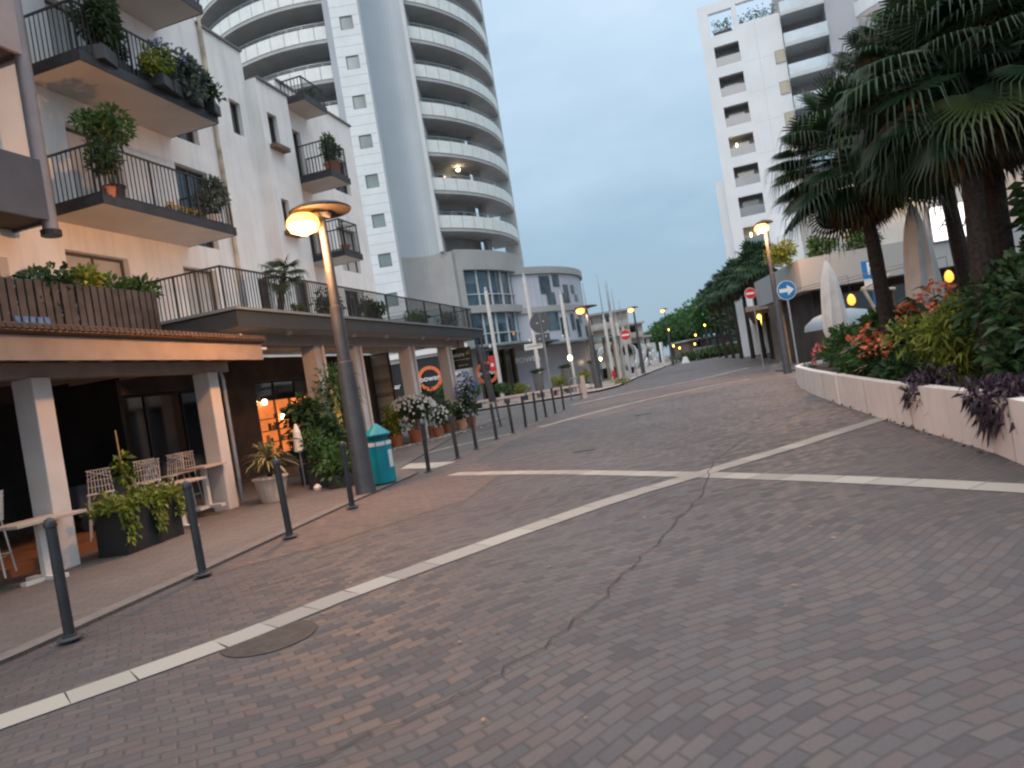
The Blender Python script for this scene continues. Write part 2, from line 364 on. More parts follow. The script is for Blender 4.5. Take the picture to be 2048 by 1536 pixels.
def strip(name, pts, wd, z, m, slab=0):
    b = MB(); P = [Vector(p) for p in pts]
    if slab:                                   # single stones of uneven length and width with open joints
        Q = []
        for a, c in zip(P, P[1:]):
            n = max(1, round((c-a).length/.2)); Q += [a.lerp(c, k/n) for k in range(n)]
        P = [P0_ for P0_ in Q]+[P[-1]]
        for _ in range(6): P = [P[0]]+[(P[i-1]+P[i]*2+P[i+1])/4 for i in range(1, len(P)-1)]+[P[-1]]
        k = 0
        while k < len(P)-1:
            e = min(len(P)-1, k+random.choice((2, 2, 3))); p, q = P[k], P[e]; d = (q-p).normalized(); n_ = Vector((-d.y, d.x)); w0 = wd/2*random.uniform(.95, 1.04); w1 = wd/2*random.uniform(.95, 1.04)
            p = p+d*.004; q = q-d*.004
            mid = (p+q)/2+(P[(k+e)//2]-(P[k]+P[e])/2)*.9
            c_ = random.uniform(-.008, .008); b.quad(*[(v.x, v.y, z) for v in (p+n_*w0, mid+n_*(w0+c_), q+n_*w0, q-n_*w1, mid-n_*(w1-c_), p-n_*w1)]); k = e
        o = b.build(name, m, base=(0, 0, 0)); return tag(o, kind='structure')
    L = []; Rr = []
    for i, p in enumerate(P):
        d = (P[min(i+1, len(P)-1)]-P[max(i-1, 0)]).normalized(); nrm = Vector((-d.y, d.x))*wd/2; L.append(p+nrm); Rr.append(p-nrm)
    for i in range(len(P)-1): b.quad((*L[i], z), (*L[i+1], z), (*Rr[i+1], z), (*Rr[i], z))
    o = b.build(name, m, base=(0, 0, 0)); return tag(o, kind='structure')
sheet('ground', [(-1500, -200), (1500, -200), (1500, 2500), (-1500, 2500)], -0.008, mat('far_ground', (0.13, 0.12, 0.115), .9, .15, .05, .2))
sheet('road', [(-9, -8), (12, -8), (12, 33), (18, 48), (34, 110), (60, 190), (44, 190), (24, 110), (11, 62), (7.5, 48), (5.2, 41), (2.4, 31), (0.4, 22.6), (-0.35, 19.6), (-1.25, 16.6), (-2.15, 14), (-2.9, 11.2), (-3.75, 7.6), (-4.25, 5.6), (-7.5, -3)], 0.0, ROAD)
# pavement by the cafe and under the arcade, a low kerb lip above the road
pv = MB(); pv.prism([(-7.45, -3), (-4.2, 5.6), (-3.7, 7.6), (-2.85, 11.2), (-2.12, 13.95), (-2.75, 15.4), (-2.05, 24.5), (-0.4, 30.2), (-12, 34), (-30, 0), (-12, -6)], -.1, 0.03); tag(pv.build('pavement', PAVE, base=(0, 0, 0)), kind='structure')
strip('kerb', [(-7.5, -3), (-4.3, 5.6), (-3.8, 7.6), (-2.95, 11.2), (-2.25, 13.8)], .2, .034, mat('kerb_stone', (0.15, 0.128, 0.12), .8, .12, 6, .2))
strip('kerb', [(-2.2, 14.0), (-1.3, 16.6), (-.4, 19.6), (.35, 22.6), (2.3, 30.6), (3.4, 34)], .2, .006, mat('kerb_grey', (0.11, 0.10, 0.10), .8, .12, 6, .2))
sheet('side_street', [(-2.7, 15.3), (-2.3, 14.1), (-1.4, 16.6), (-.5, 19.6), (.25, 22.6), (2.2, 30.6), (4.2, 39), (-14, 43), (-30, 44), (-30, 40), (-1, 30), (-2.0, 24.6)], .004, ASPH)
strip('white_line', [(-2.9, 17.9), (-1.95, 19.1), (-.07, 20.55)], .13, .012, STONE)
sheet('crossing_strip', [(-2.75, 15.4), (-1.83, 14.4), (-1.45, 15.0), (-2.65, 16.3)], .012, CONC)
# red zones of the carriageway
sheet('red_pavement', [(-2.9, 11.4), (-2.1, 14.1), (-1.2, 16.7), (-.35, 19.4), (.55, 22.6), (1.4, 21.3), (-.2, 18.2), (-1.0, 14.4), (-.4, 12.0), (-.9, 9.7), (-2.5, 8.1), (-3.6, 7.4), (-3.3, 9.2)], .004, REDP)
sheet('red_pavement', [(2.3, 26.4), (5.1, 27.6), (8.3, 30.1), (11.7, 30.4), (12.6, 33.2), (9.6, 35.6), (6.0, 32.8), (2.8, 30.2)], .004, REDP)
sheet('red_pavement', [(1.2, 22.9), (5.1, 27.3), (8.3, 29.6), (11.4, 29.2), (11.2, 26.8), (8, 26.2), (4.6, 23.6), (2.2, 20.8)], .004, REDP)
BANDM = leafmat('band_stone', (0.30, 0.275, 0.25), (0.42, 0.39, 0.35), None, .8)
strip('white_band', [(-6.2, 1.6), (-3.4, 4.2), (-2.36, 5.02), (-1.62, 5.85), (-.37, 6.95), (.8, 7.95), (2.19, 8.82), (3.75, 9.78), (5.85, 11.2)], .30, .009, BANDM, 1)
strip('white_band', [(-1.36, 12.98), (-.3, 11.9), (.77, 10.65), (2.15, 8.75), (3.27, 7.05), (4.02, 5.7), (4.9, 4.0)], .31, .005, BANDM, 1)
strip('white_band', [(.62, 21.1), (2.86, 24.2), (5.08, 26.5), (8.29, 28.9), (9.8, 29.2)], .28, .010, BANDM, 1)
strip('white_band', [(2.5, 31.4), (5.4, 34.2), (9.6, 36.4), (14.2, 42)], .4, .010, BANDM, 1)
_c = [Vector(q) for q in [(3.8, 11.7), (2.55, 9.6), (1.85, 7.6), (1.1, 6.1), (.53, 5.0), (-.05, 4.0), (-.6, 3.5), (-1.3, 3.0)]]; _j = []
for a_, c_v in zip(_c, _c[1:]): _j += [a_.lerp(c_v, k/8)+Vector((random.uniform(-.035, .035), random.uniform(-.035, .035))) for k in range(8)]
strip('pavement_joint', _j, .008, .0125, mat('joint_dark', (0.035, 0.03, 0.03), .9, .5, 9))
m_ = MB(); m_.lathe([(.33, 0), (.33, .003)], (-2.0, 5.0, .0045), 28); tag(m_.build('manhole_cover', mat('worn_patch', (0.048, 0.041, 0.039), .75, .25, 9, .3, 60)), 'dark round utility cover cutting into the long white stone band', 'manhole cover')
b = MB()
for i in range(170):
    y = random.uniform(3, 24)**1.0; x = random.uniform(-.35, .42)*y; b.leaf((x, y, .0165), (random.uniform(-1, 1), random.uniform(-1, 1), 0), random.uniform(.02, .055), .022, 0, 0)
tag(b.build('scattered_leaves', leafmat('grit', (0.10, 0.06, 0.03), (0.36, 0.22, 0.10), (0.5, 0.45, 0.4)), base=(0, 0, 0)), 'small dry leaves and scraps scattered over the brick road', 'leaves', kind='stuff')
for i, (x, y, lb) in enumerate([(.95, 13.2, 'small square drain cover on the red paving right of the bins'), (3.3, 19.5, 'small dark drain cover in the middle of the road far ahead')]):
    b = MB(); b.box((x, y, .0045), (x+.4, y+.4, .012)); tag(b.build('drain_cover', mat('iron', (0.06, 0.055, 0.055), .6, .3, 20, .6, 60)), lb, 'drain cover')
# forecourt in front of the round tower, one kerb step up
fc = MB(); fc.prism([(-30, 43.5), (-1.2, 42.2), (2.8, 41.4), (5.0, 42.3), (6.6, 45.5), (10.6, 60), (20, 92), (40, 160), (0, 160), (-40, 90)], -.1, .12); tag(fc.build('plaza_pavement', FORE, base=(0, 0, 0)), kind='structure')
strip('kerb', [(-30, 43.4), (-1.2, 42.1), (2.8, 41.3), (5.1, 42.2), (6.7, 45.4), (10.7, 60), (20.1, 92), (40, 160)], .25, .125, mat('kerb_pale', (0.42, 0.38, 0.34), .8, .1, 5))
rp = MB(); rp.prism([(11.8, 31.5), (14.5, 38), (18.5, 48), (35, 108), (60, 180), (90, 170), (40, 60), (24, 28), (12, 26)], -.1, .10); tag(rp.build('right_pavement', PAVE, base=(0, 0, 0)), kind='structure')
rg = MB(); rg.quad((5.2, 5, .006), (9.3, 22.5, .006), (12, 33, .006), (60, 33, .006), (60, -5, .006), (9, -5, .006)); tag(rg.build('terrace_ground', PAVE, base=(0, 0, 0)), kind='structure')


# ------------------------------------------------------------------ flats on the left
VW = -2.5
flat = thing('apartment_building', 'cream rendered flats with planted balconies rising behind the arcade on the left', 'building', F(-6, -6, 0))
holes = [(-10.9, -9.3, 3.6, 5.55), (-7.3, -6.1, 6.2, 8.25), (-10.4, -9.0, 6.2, 8.25), (-10.4, -9.0, 8.95, 10.95), (-7.2, -6.2, 8.95, 10.95), (-7.6, -6.4, 3.6, 5.6), (-13.6, -12.25, 3.9, 4.95), (-13.9, -12.6, 6.3, 8.2), (-10.4, -9.2, 11.8, 13.7)]
wl = MB(); holed_wall(wl, F, -17, -5.55, 3.4, 16, VW, holes, .22)
holes2 = [(-4.6, -4.1, 9.8, 10.8), (-4.6, -4.0, 3.6, 5.6)]
holed_wall(wl, F, -5.55, -3.65, 3.4, 12.5, VW, holes2, .2)
holes3 = [(-3.3, -2.8, 9.75, 10.75), (-3.3, -2.9, 7.1, 8.1), (-3.3, -2.5, 3.7, 5.6)]
holed_wall(wl, F, -3.65, -2.0, 3.4, 11.65, VW+.35, holes3, .2)
holes4 = [(-1.7, -.9, 8.95, 10.9), (-1.7, -.9, 6.4, 8.3), (1.0, 2.2, 9.4, 10.7), (.6, 2.0, 6.4, 8.0), (.4, 1.6, 3.7, 5.7)]
holed_wall(wl, F, -2.0, 3.0, 3.4, 12.3, VW, holes4, .2)
wl.quad(F(-3.65, VW, 3.4), F(-3.65, VW+.35, 3.4), F(-3.65, VW+.35, 11.65), F(-3.65, VW, 11.65)); wl.quad(F(-2, VW, 3.4), F(-2, VW+.35, 3.4), F(-2, VW+.35, 11.65), F(-2, VW, 11.65))
wl.quad(F(-5.55, VW, 12.5), F(-5.55, -12, 12.5), F(-5.55, -12, 16), F(-5.55, VW, 16)); wl.quad(F(-3.65, VW, 11.65), F(-3.65, -12, 11.65), F(-3.65, -12, 12.5), F(-3.65, VW, 12.5)); wl.quad(F(-2, VW, 11.65), F(-2, -12, 11.65), F(-2, -12, 12.3), F(-2, VW, 12.3))
wl.quad(F(3, VW, 0), F(3, -12, 0), F(3, -12, 12.3), F(3, VW, 12.3))
for a, b, z, v in ((-17, -5.55, 16, VW), (-5.55, -3.65, 12.5, VW), (-3.65, -2, 11.65, VW+.35), (-2, 3, 12.3, VW)): wl.quad(F(a, v, z), F(b, v, z), F(b, -12, z), F(a, -12, z))
wl.build('wall', WHITE, flat)
cop = MB()
for a, b, z, v in ((-5.58, -3.63, 12.5, VW), (-3.6, -1.97, 11.65, VW+.35), (-1.94, 3.05, 12.3, VW)): cop.box((a, v-.3, z+.004), (b, v+.06, z+.07), F)
cop.build('roof_coping', mat('coping', (0.16, 0.15, 0.15), .6), flat)
SHUT = mat('roller_shutter', (0.46, 0.45, 0.42), .6, .08, 2, .1); FR = mat('window_frame', (0.09, 0.08, 0.075), .5)
def window(parent, fr, u0, u1, z0, z1, v, pane='dark', frame_m=None, bars=1, name='window'):
    fw = .06; mb = MB()
    for a, b, c, d in ((u0, u1, z0, z0+fw), (u0, u1, z1-fw, z1), (u0, u0+fw, z0+fw, z1-fw), (u1-fw, u1, z0+fw, z1-fw)): mb.box((a, v, c), (b, v+.05, d), fr)
    for k in range(bars): q = u0+(u1-u0)*(k+1)/(bars+1); mb.box((q-.025, v, z0+fw), (q+.025, v+.045, z1-fw), fr)
    f = mb.build(name, frame_m or FR, parent)
    g = MB(); g.box((u0+.01, v-.02, z0+.01), (u1-.01, v+.015, z1-.01), fr); g.build('shutter' if pane == 'shut' else 'pane', SHUT if pane == 'shut' else GLASSD, f)
    return f
for i, h in enumerate(holes): window(flat, F, *h, VW-.2, 'shut' if i in (0, 2, 3, 5) else 'dark')
for h in holes2+holes4: window(flat, F, *h, VW-.18, 'shut' if h[0] == .6 else 'dark')
for h in holes3: window(flat, F, *h, VW+.17, 'dark', bars=0)
# small tiled flower ledges under the slit windows
for z in (9.6, 6.95):
    b = MB(); b.box((-3.42, VW+.352, z), (-2.7, VW+.6, z+.12), F); b.build('window_ledge', BROWN, flat)
def railing(mb, fr, u0, u1, v0, v1, z0, h=1.0, step=.11, r=.008, ends=True, post=1.4):
    """flat-bar railing along u at v1, returning to v0 at both ends"""
    def run(p, q):
        L = math.hypot(q[0]-p[0], q[1]-p[1]); n = max(1, int(L/step))
        for i in range(n+1):
            t = i/n; x = p[0]+(q[0]-p[0])*t; y = p[1]+(q[1]-p[1])*t
            big = (i % max(1, int(post/step)) == 0); rr = .018 if big else r
            mb.box((x-rr, y-rr, z0), (x+rr, y+rr, z0+h), fr)
        a = (min(p[0], q[0])-.02, min(p[1], q[1])-.02); b = (max(p[0], q[0])+.02, max(p[1], q[1])+.02)
        mb.box((*a, z0+h+.001), (*b, z0+h+.035), fr); mb.box((*a, z0+.06), (*b, z0+.085), fr)
    run((u0, v1), (u1, v1))
    if ends: run((u0, v0), (u0, v1)); run((u1, v0), (u1, v1))
    return mb
def balcony(parent, fr, u0, u1, v0, v1, z, label=None, h=1.0, skirt=.14):
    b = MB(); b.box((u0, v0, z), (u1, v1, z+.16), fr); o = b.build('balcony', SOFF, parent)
    if label: o['label'] = label
    e = MB(); t = .02
    e.box((u0-t, v0, z-.01), (u1+t, v0+.001, z), fr)
    e = MB(); e.box((u0-t, v1+.002, z-.005), (u1+t, v1+.03, z+skirt+.05), fr); e.box((u0-t-.01, v0, z-.005), (u0-.002, v1+.001, z+skirt+.05), fr); e.box((u1+.002, v0, z-.005), (u1+t+.01, v1+.001, z+skirt+.05), fr)
    e.build('edge_trim', DARK, o)
    r = MB(); railing(r, fr, u0+.03, u1-.03, v0, v1-.03, z+.16, h); r.build('railing', DARK, o)
    return o
balcony(flat, F, -11.2, -7.3, VW+.002, -1.1, 6.1); balcony(flat, F, -11.2, -7.3, VW+.002, -1.1, 8.85); balcony(flat, F, -11.2, -7.2, VW+.002, -1.1, 11.6)
balcony(flat, F, -1.95, -.75, VW+.002, -1.05, 8.85); balcony(flat, F, -1.95, -.75, VW+.002, -1.05, 6.3); balcony(flat, F, -1.7, -.3, VW+.002, -1.7, 11.55, h=.6)
pp = MB(); pp.tube(F(-5.5, VW+.07, 5.4), F(-5.5, VW+.07, 14.5), .055, n=10); pp.build('drainpipe', mat('pipe_cream', (0.52, 0.44, 0.34), .6, .3, 3), flat)
pp = MB(); pp.tube(F(-5.5, VW+.09, 4.7), F(-5.5, VW+.09, 5.42), .08, n=10); pp.tube(F(-5.5, VW+.09, 3.7), F(-5.5, VW+.09, 4.75), .05); pp.build('pipe_guard', GREYM, flat)
# ground floor: shop fronts set back behind the arcade
gf = MB(); sh = [(-4.6, -1.2, .4, 2.7), (-.4, .3, .05, 2.5), (.9, 2.5, .05, 2.7), (-9.8, -6.2, .3, 2.6), (-14.5, -11, .3, 2.6)]
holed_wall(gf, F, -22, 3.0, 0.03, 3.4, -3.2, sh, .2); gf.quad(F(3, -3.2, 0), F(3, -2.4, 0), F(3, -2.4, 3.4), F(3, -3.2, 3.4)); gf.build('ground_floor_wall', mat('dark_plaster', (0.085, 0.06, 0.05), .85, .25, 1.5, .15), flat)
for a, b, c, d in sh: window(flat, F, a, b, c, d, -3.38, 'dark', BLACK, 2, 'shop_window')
gl = MB(); gl.box((-4.5, -3.36, .5), (-1.3, -3.30, 2.1), F); gl.build('lit_display', mat('shop_glow', (0.5, .12, .03), .6, .7, 2.2, emit=.42, ecol=(.85, .22, .05)), flat)
gl = MB()
for z in (.85, 1.2, 1.55): gl.box((-4.45, -3.299, z), (-1.35, -3.22, z+.03), F)
for q in (-3.7, -2.9, -2.1): gl.box((q, -3.295, .5), (q+.04, -3.225, 2.1), F)
gl.build('shelves', BROWN, flat)
gd = MB()
for k in range(46):
    z = random.choice((.53, .88, 1.23, 1.58)); u = random.uniform(-4.4, -1.45); h_ = random.uniform(.08, .26); gd.box((u, -3.29, z+.001), (u+random.uniform(.05, .13), -3.235, z+h_), F)
gd.build('shop_goods', leafmat('goods', (0.05, 0.02, 0.02), (0.45, 0.30, 0.12), (0.6, 0.55, 0.4)), flat)
for q in ((-4.2, 2.0), (-1.9, 1.9), (-2.6, 1.75), (-3.4, 1.5)):
    b = MB(); b.lathe([(.05, 0), (.07, .07), (.05, .14)], F(q[0], -3.22, q[1]), 10); b.build('shop_lamp', LAMP_W, flat)
gl = MB(); gl.box((1.0, -3.36, .1), (2.4, -3.32, 2.6), F); gl.build('lit_doorway', mat('door_glow', (0.5, .3, .08), .6, .5, 2, emit=.28, ecol=(.9, .5, .12)), flat)
gl = MB(); gl.box((-.35, -3.36, .1), (.25, -3.32, 2.4), F); gl.build('lit_doorway', MAT['door_glow'], flat)

# near block at the left edge with panel balconies and a tall downpipe column
nb = thing('apartment_building', 'nearer block at the left edge with solid panel balconies and a grey corner post', 'building', F(-15, -5, 0))
b = MB(); b.box((-24, -5, 3.5), (-11.9, VW-.01, 16), F); b.build('wall', mat('pinkish_render', (0.50, 0.44, 0.41), .85, .06, 1.2, .1, stain=.2), nb)
for z in (5.75, 8.75):
    b = MB(); b.box((-24, VW, z), (-11.95, -1.55, z+.2), F); o = b.build('balcony', mat('slab_dark', (0.06, 0.055, 0.055), .8), nb)
    e = MB(); e.box((-24, -1.57, z-.04), (-11.9, -1.5, z+1.05), F); e.box((-11.97, VW, z-.04), (-11.9, -1.571, z+1.05), F)
    e.build('parapet', mat('panel_blue', (0.055, 0.065, 0.085), .5, .12, 2) if z < 6 else mat('panel_grey', (0.30, 0.27, 0.28), .7, .08, 2), o)
b = MB(); b.tube(F(-11.98, -1.6, 5.55), F(-11.98, -1.6, 16), .13, n=16); b.build('corner_post', mat('post_grey', (0.20, 0.20, 0.22), .5, .08, 3, metal=.2), nb, smooth=True)
b = MB(); b.tube(F(-11.98, -1.6, 5.45), F(-11.98, -1.6, 5.55), .17, n=16); b.build('post_foot', BLACK, nb)
b = MB(); b.box((-14.1, VW+.003, 3.6), (-12.2, VW+.06, 5.2), F); w_ = b.build('window', WHITE2, nb)
b = MB(); b.box((-13.9, VW+.062, 3.7), (-12.4, VW+.08, 5.0), F); b.build('pane', GLASSD, w_)

# arcade canopy
arc = thing('arcade_canopy', 'long flat canopy on white square columns with dark fascia and a planted roof terrace', 'canopy', F(-2.5, 0, 0.03))
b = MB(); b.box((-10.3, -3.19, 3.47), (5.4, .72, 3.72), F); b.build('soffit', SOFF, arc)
b = MB(); b.box((-10.36, .722, 3.44), (5.46, .78, 3.76), F); b.box((-10.36, -3.0, 3.44), (-10.302, .721, 3.76), F); b.box((5.402, -3.0, 3.44), (5.46, .721, 3.76), F); b.build('fascia', FASC, arc)
b = MB(); b.box((-10.42, .70, 3.762), (5.5, .84, 3.82), F); b.box((-10.42, -2.3, 3.762), (-10.28, .698, 3.82), F); b.build('gutter_edge', EDGE, arc)
b = MB(); b.box((-10.2, -.35, 3.2), (5.3, -.05, 3.469), F); b.build('beam', mat('beam_paint', (0.34, 0.30, 0.28), .8, .06, 2), arc)
for u in (-10.1, -6.2, -4.15, -.38, 3.2):
    if u < -9: continue
    b = MB(); b.box((u-.2, -.4, .03), (u+.2, -.0, 3.199), F); c = b.build('column', COLUMN, arc, bevel=.01)
    d = MB(); d.tube(F(u+.1, .05, .05), F(u+.1, .05, 3.2), .035, n=8); d.build('drainpipe', WHM, c)
for u in (-8.0, -4.9, -2.9, -.1, 2.3): b = MB(); b.lathe([(.07, 0), (.08, -.05), (.05, -.09)], F(u, .35, 3.47), 12); b.build('downlight', SIGNW, arc)
b = MB(); railing(b, F, -10.2, 5.3, -2.2, .45, 3.73, .95, .10, .008, True, 1.5); b.build('railing', DARK, arc)
b = MB(); b.box((-10.1, -.9, 3.0), (-9.3, .6, 3.05), F); b.tube(F(-10.0, .55, 3.3), F(-10.0, -1.2, 2.95), .04); b.build('awning_arm', WHM, arc)
# terrace above the porch, with its dark slat screen
ter = thing('terrace_screen', 'dark vertical slat screen on the terrace edge above the cafe porch', 'fence', F(-12.5, -1, 3.5))
b = MB()
u = -20
while u < -10.45:
    t = random.uniform(-.015, .015); b.box((u, -1.0+t, 3.5), (u+.12, -.965+t, 4.42+random.uniform(-.01, .01)), F); u += .158
b.build('slats', mat('slat_wood', (0.05, 0.048, 0.05), .75, .3, 3, .15), ter)
b = MB(); b.box((-20, -1.04, 3.62), (-10.45, -1.022, 3.70), F); b.box((-20, -1.04, 4.2), (-10.45, -1.022, 4.28), F); b.build('rails', DARK, ter)
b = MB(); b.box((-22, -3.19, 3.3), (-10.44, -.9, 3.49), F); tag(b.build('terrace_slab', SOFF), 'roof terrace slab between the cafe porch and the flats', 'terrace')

# cafe porch
po = thing('cafe_porch', 'tile-roofed cafe porch with cream fascia board on two square posts at far left', 'porch', F1(1.5, -.5, .03))
b = MB(); b.prism([(.62, 3.10), (.62, 3.14), (-2.2, 3.5), (-2.2, 3.42)], 0, 1); 
def rf(mb, u0, u1, pts):   # extrude a (v,z) profile along u
    n = len(pts); mb.add([F1(u0, v, z) for v, z in pts]+[F1(u1, v, z) for v, z in pts], [tuple(range(n)), tuple(range(n, 2*n))[::-1]]+[(i, (i+1) % n, n+(i+1) % n, n+i) for i in range(n)]); return mb
rf(MB(), -9, 4.6, [(.62, 3.095), (.62, 3.12), (-2.6, 3.3), (-2.6, 3.2)]).build('roof_deck', BROWN, po)
b = MB(); u = -9
while u < 4.55:
    b.tube(F1(u, .63, 3.125), F1(u, -2.4, 3.30), .04, .04, 8); u += .105
b.build('roof_tiles', TILE, po, smooth=True)
rf(MB(), -9, 4.62, [(.5, 2.72), (.5, 3.03), (.46, 3.03), (.46, 2.72)]).build('fascia', FWOOD, po)
rf(MB(), -9, 4.63, [(.48, 3.032), (.60, 3.07), (.60, 3.093), (.48, 3.093)]).build('gutter', mat('copper_gutter', (0.14, 0.08, 0.05), .5, .15, 4, metal=.3), po)
rf(MB(), -9, 4.55, [(.455, 2.86), (.455, 2.90), (-3.5, 2.95), (-3.5, 2.90)]).build('soffit', mat('porch_soffit', (0.33, 0.25, 0.20), .8, .08, 2), po)
b = MB()
u = -8.8
while u < 4.4: b.box((u, -3, 2.78), (u+.08, .45, 2.858), F1); u += .62
b.build('rafters', mat('rafter', (0.38, 0.29, 0.23), .75, .08, 2), po)
b = MB(); b.box((-9, -.33, 2.58), (4.3, -.08, 2.775), F1); b.build('beam', mat('beam_grey', (0.30, 0.25, 0.22), .8), po)
for u in (-3.9, -.02, 3.72):
    b = MB(); b.box((u-.15, -.36, .03), (u+.15, -.04, 2.579), F1); b.build('post', COLUMN, po, bevel=.012)
b = MB(); b.path([F1(4.12, -.2, 2.75), F1(4.12, -.12, 2.45), F1(4.12, -.12, .1)], .04); b.build('drainpipe', GREYM, po, smooth=True)
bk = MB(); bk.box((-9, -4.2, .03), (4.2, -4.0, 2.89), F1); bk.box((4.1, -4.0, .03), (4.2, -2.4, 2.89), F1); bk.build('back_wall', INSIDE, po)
for a, b_ in ((-7, -4.4), (-3.4, -1), (.2, 2.6)):
    window(po, F1, a, b_, .2, 2.5, -3.99, 'dark', BLACK, 2, 'glazed_door')
fl = MB(); fl.box((-9, -3.99, .031), (4.3, -.75, .16), F1); fl.build('timber_deck', mat('deck_wood', (0.22, 0.10, 0.05), .7, .15, 2), po)

# ------------------------------------------------------------------ round tower
TC = (-10.2, 65); TR = 12.9
TW = thing('round_tower', 'tall round white tower block with curved panel balconies and a windowed shaft', 'building', (-10.2, 65, 0))
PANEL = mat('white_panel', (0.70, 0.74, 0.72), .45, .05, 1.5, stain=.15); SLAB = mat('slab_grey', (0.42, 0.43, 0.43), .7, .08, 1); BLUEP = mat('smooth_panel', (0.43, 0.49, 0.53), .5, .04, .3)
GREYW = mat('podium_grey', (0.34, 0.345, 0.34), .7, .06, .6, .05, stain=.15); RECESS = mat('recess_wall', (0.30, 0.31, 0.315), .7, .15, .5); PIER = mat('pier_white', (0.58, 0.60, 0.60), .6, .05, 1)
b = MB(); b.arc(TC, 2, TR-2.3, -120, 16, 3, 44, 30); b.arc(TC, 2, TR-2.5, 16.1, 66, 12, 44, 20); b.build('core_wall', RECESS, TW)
b = MB()
for z in [13.9+2.95*k for k in range(-2, 10)]:
    for a in range(-110, 3, 7): b.arc(TC, TR-2.29, TR-2.26, a, a+3.2, z+.1, z+2.2, 3)
for z in [13.9+2.95*k for k in range(0, 10)]:
    for a in (34, 42, 50, 57): b.arc(TC, TR-2.49, TR-2.46, a, a+4.5, z+.1, z+2.2, 3)
b.build('balcony_glazing', GLASSD, TW)
RAILM = mat('rail_tower', (0.30, 0.34, 0.36), .35, .05, 2, metal=.5)
for k in range(-2, 10):
    z = 13.73+2.95*k
    for (a0, a1, nm) in ((-115, 3.4, 'l'), (30.2, 89, 'r')):
        if nm == 'r' and k < 0: continue
        b = MB(); b.arc(TC, TR-2.35, TR, a0, a1, z, z+.22, 36); s1 = b.build('balcony', SLAB, TW, smooth=True)
        b = MB(); st = 5.2
        a = a0
        while a < a1-.2:
            e_ = min(a+st, a1); b.arc(TC, TR+.01, TR+.05, a+.12, e_-.12, z+.26, z+1.22, 3); a = e_
        b.build('parapet', PANEL, s1, smooth=True)
        b = MB(); b.arc(TC, TR-.03, TR+.008, a0, a1, z+.222, z+1.26, 36); b.build('parapet_backing', mat('parapet_joint', (0.33, 0.36, 0.37), .6), s1)
        b = MB(); b.arc(TC, TR-.04, TR, a0, a1, z+1.50, z+1.54, 36); b.arc(TC, TR-.03, TR-.01, a0, a1, z+1.38, z+1.40, 36)
        a = a0+1
        while a < a1: b.arc(TC, TR-.05, TR-.02, a, a+.18, z+1.262, z+1.5, 1); a += 5.2
        b.build('handrail', RAILM, s1)
b = MB(); b.arc(TC, TR-2.5, TR+.3, 3.5, 5.6, 0, 44, 2); b.build('side_fin', mat('fin_grey', (0.42, 0.46, 0.50), .6, .05, .5), TW)
# windowed shaft with horizontal panel joints
sx0, sx1, sy = -8.85, -6.75, 51.3
FS = lambda u, v, z: (u, sy-v, z)
sh = []
zz = 2.9
while zz < 43: sh.append((-8.2, -7.25, zz-.5, zz+.5)); zz += 2.93
b = MB(); holed_wall(b, FS, sx0, sx1, 0, 44, 0, sh, .15); b.quad((sx0, sy, 0), (sx0-.1, 55, 0), (sx0-.1, 55, 44), (sx0, sy, 44)); b.quad((sx1, sy, 0), (sx1, 55, 0), (sx1, 55, 44), (sx1, sy, 44)); b.second(mat('joint_grey', (0.36, 0.40, 0.43), .7)); z = 1.2
while z < 44:
    ok = [h for h in sh if h[2]-.03 < z < h[3]+.03]
    if ok: b.box((sx0, sy-.004, z), (-8.25, sy-.001, z+.03)); b.box((-7.2, sy-.004, z), (sx1, sy-.001, z+.03))
    else: b.box((sx0, sy-.004, z), (sx1, sy-.001, z+.03))
    z += .732
b.build('shaft_wall', mat('shaft_white', (0.66, 0.70, 0.72), .5, .04, 1, stain=.1), TW)
PANEB = mat('pane_pale', (0.20, 0.27, 0.27), .12, .25, .5, spec=.8)
for a, bb, c, d in sh:
    m = MB(); 
    for q in ((a, bb, c, c+.06), (a, bb, d-.06, d), (a, a+.06, c+.06, d-.06), (bb-.06, bb, c+.06, d-.06)): m.box((q[0], sy+.06, q[2]), (q[1], sy+.14, q[3]))
    f = m.build('window', mat('frame_grey', (0.16, 0.18, 0.2), .5), TW); m = MB(); m.box((a, sy+.10, c), (bb, sy+.12, d)); m.build('pane', PANEB, f)
# concave smooth panel and its fin
vs = []; n = 10; b = MB(); b.closed = False
pts = [(-6.74+2.9*i/n, 52.9+1.1*(i/n)+.75*math.sin(math.pi*i/n)) for i in range(n+1)]
for (x0, y0), (x1, y1) in zip(pts, pts[1:]): b.add([(x0, y0, 11.9), (x1, y1, 11.9), (x1, y1, 44), (x0, y0, 44)], [(0, 1, 2, 3)])
o = b.build('curved_wall', BLUEP, TW, smooth=True)
b = MB(); n = 10; lo = [(x_, y_-.08) for x_, y_ in pts]+[(-3.0, 54.0)]; zt_ = [12.0+.09*i/11 for i in range(12)]
for i in range(11): (x0, y0), (x1, y1) = lo[i], lo[i+1]; b.add([(x0, y0, 0), (x1, y1, 0), (x1, y1, zt_[i+1]), (x0, y0, zt_[i]), (x0, y0+1.5, 0), (x1, y1+1.5, 0), (x1, y1+1.5, zt_[i+1]), (x0, y0+1.5, zt_[i])], [(0, 1, 2, 3), (4, 5, 6, 7), (3, 2, 6, 7)])
b.build('lower_wall', GREYW, TW)
b = MB(); b.prism([(-3.84, 53.55), (-3.55, 53.4), (-3.5, 56.5), (-3.84, 56.5)], 12.1, 44); b.build('fin', PIER, TW)
b = MB(); b.arc(TC, TR-1.3, TR+.15, 86.5, 90.5, 12, 44, 2); b.build('end_pier', PIER, TW)
b = MB(); b.arc(TC, TR-1.9, TR-1.5, 62, 66, 12, 44, 2); b.build('inner_pier', RECESS, TW)
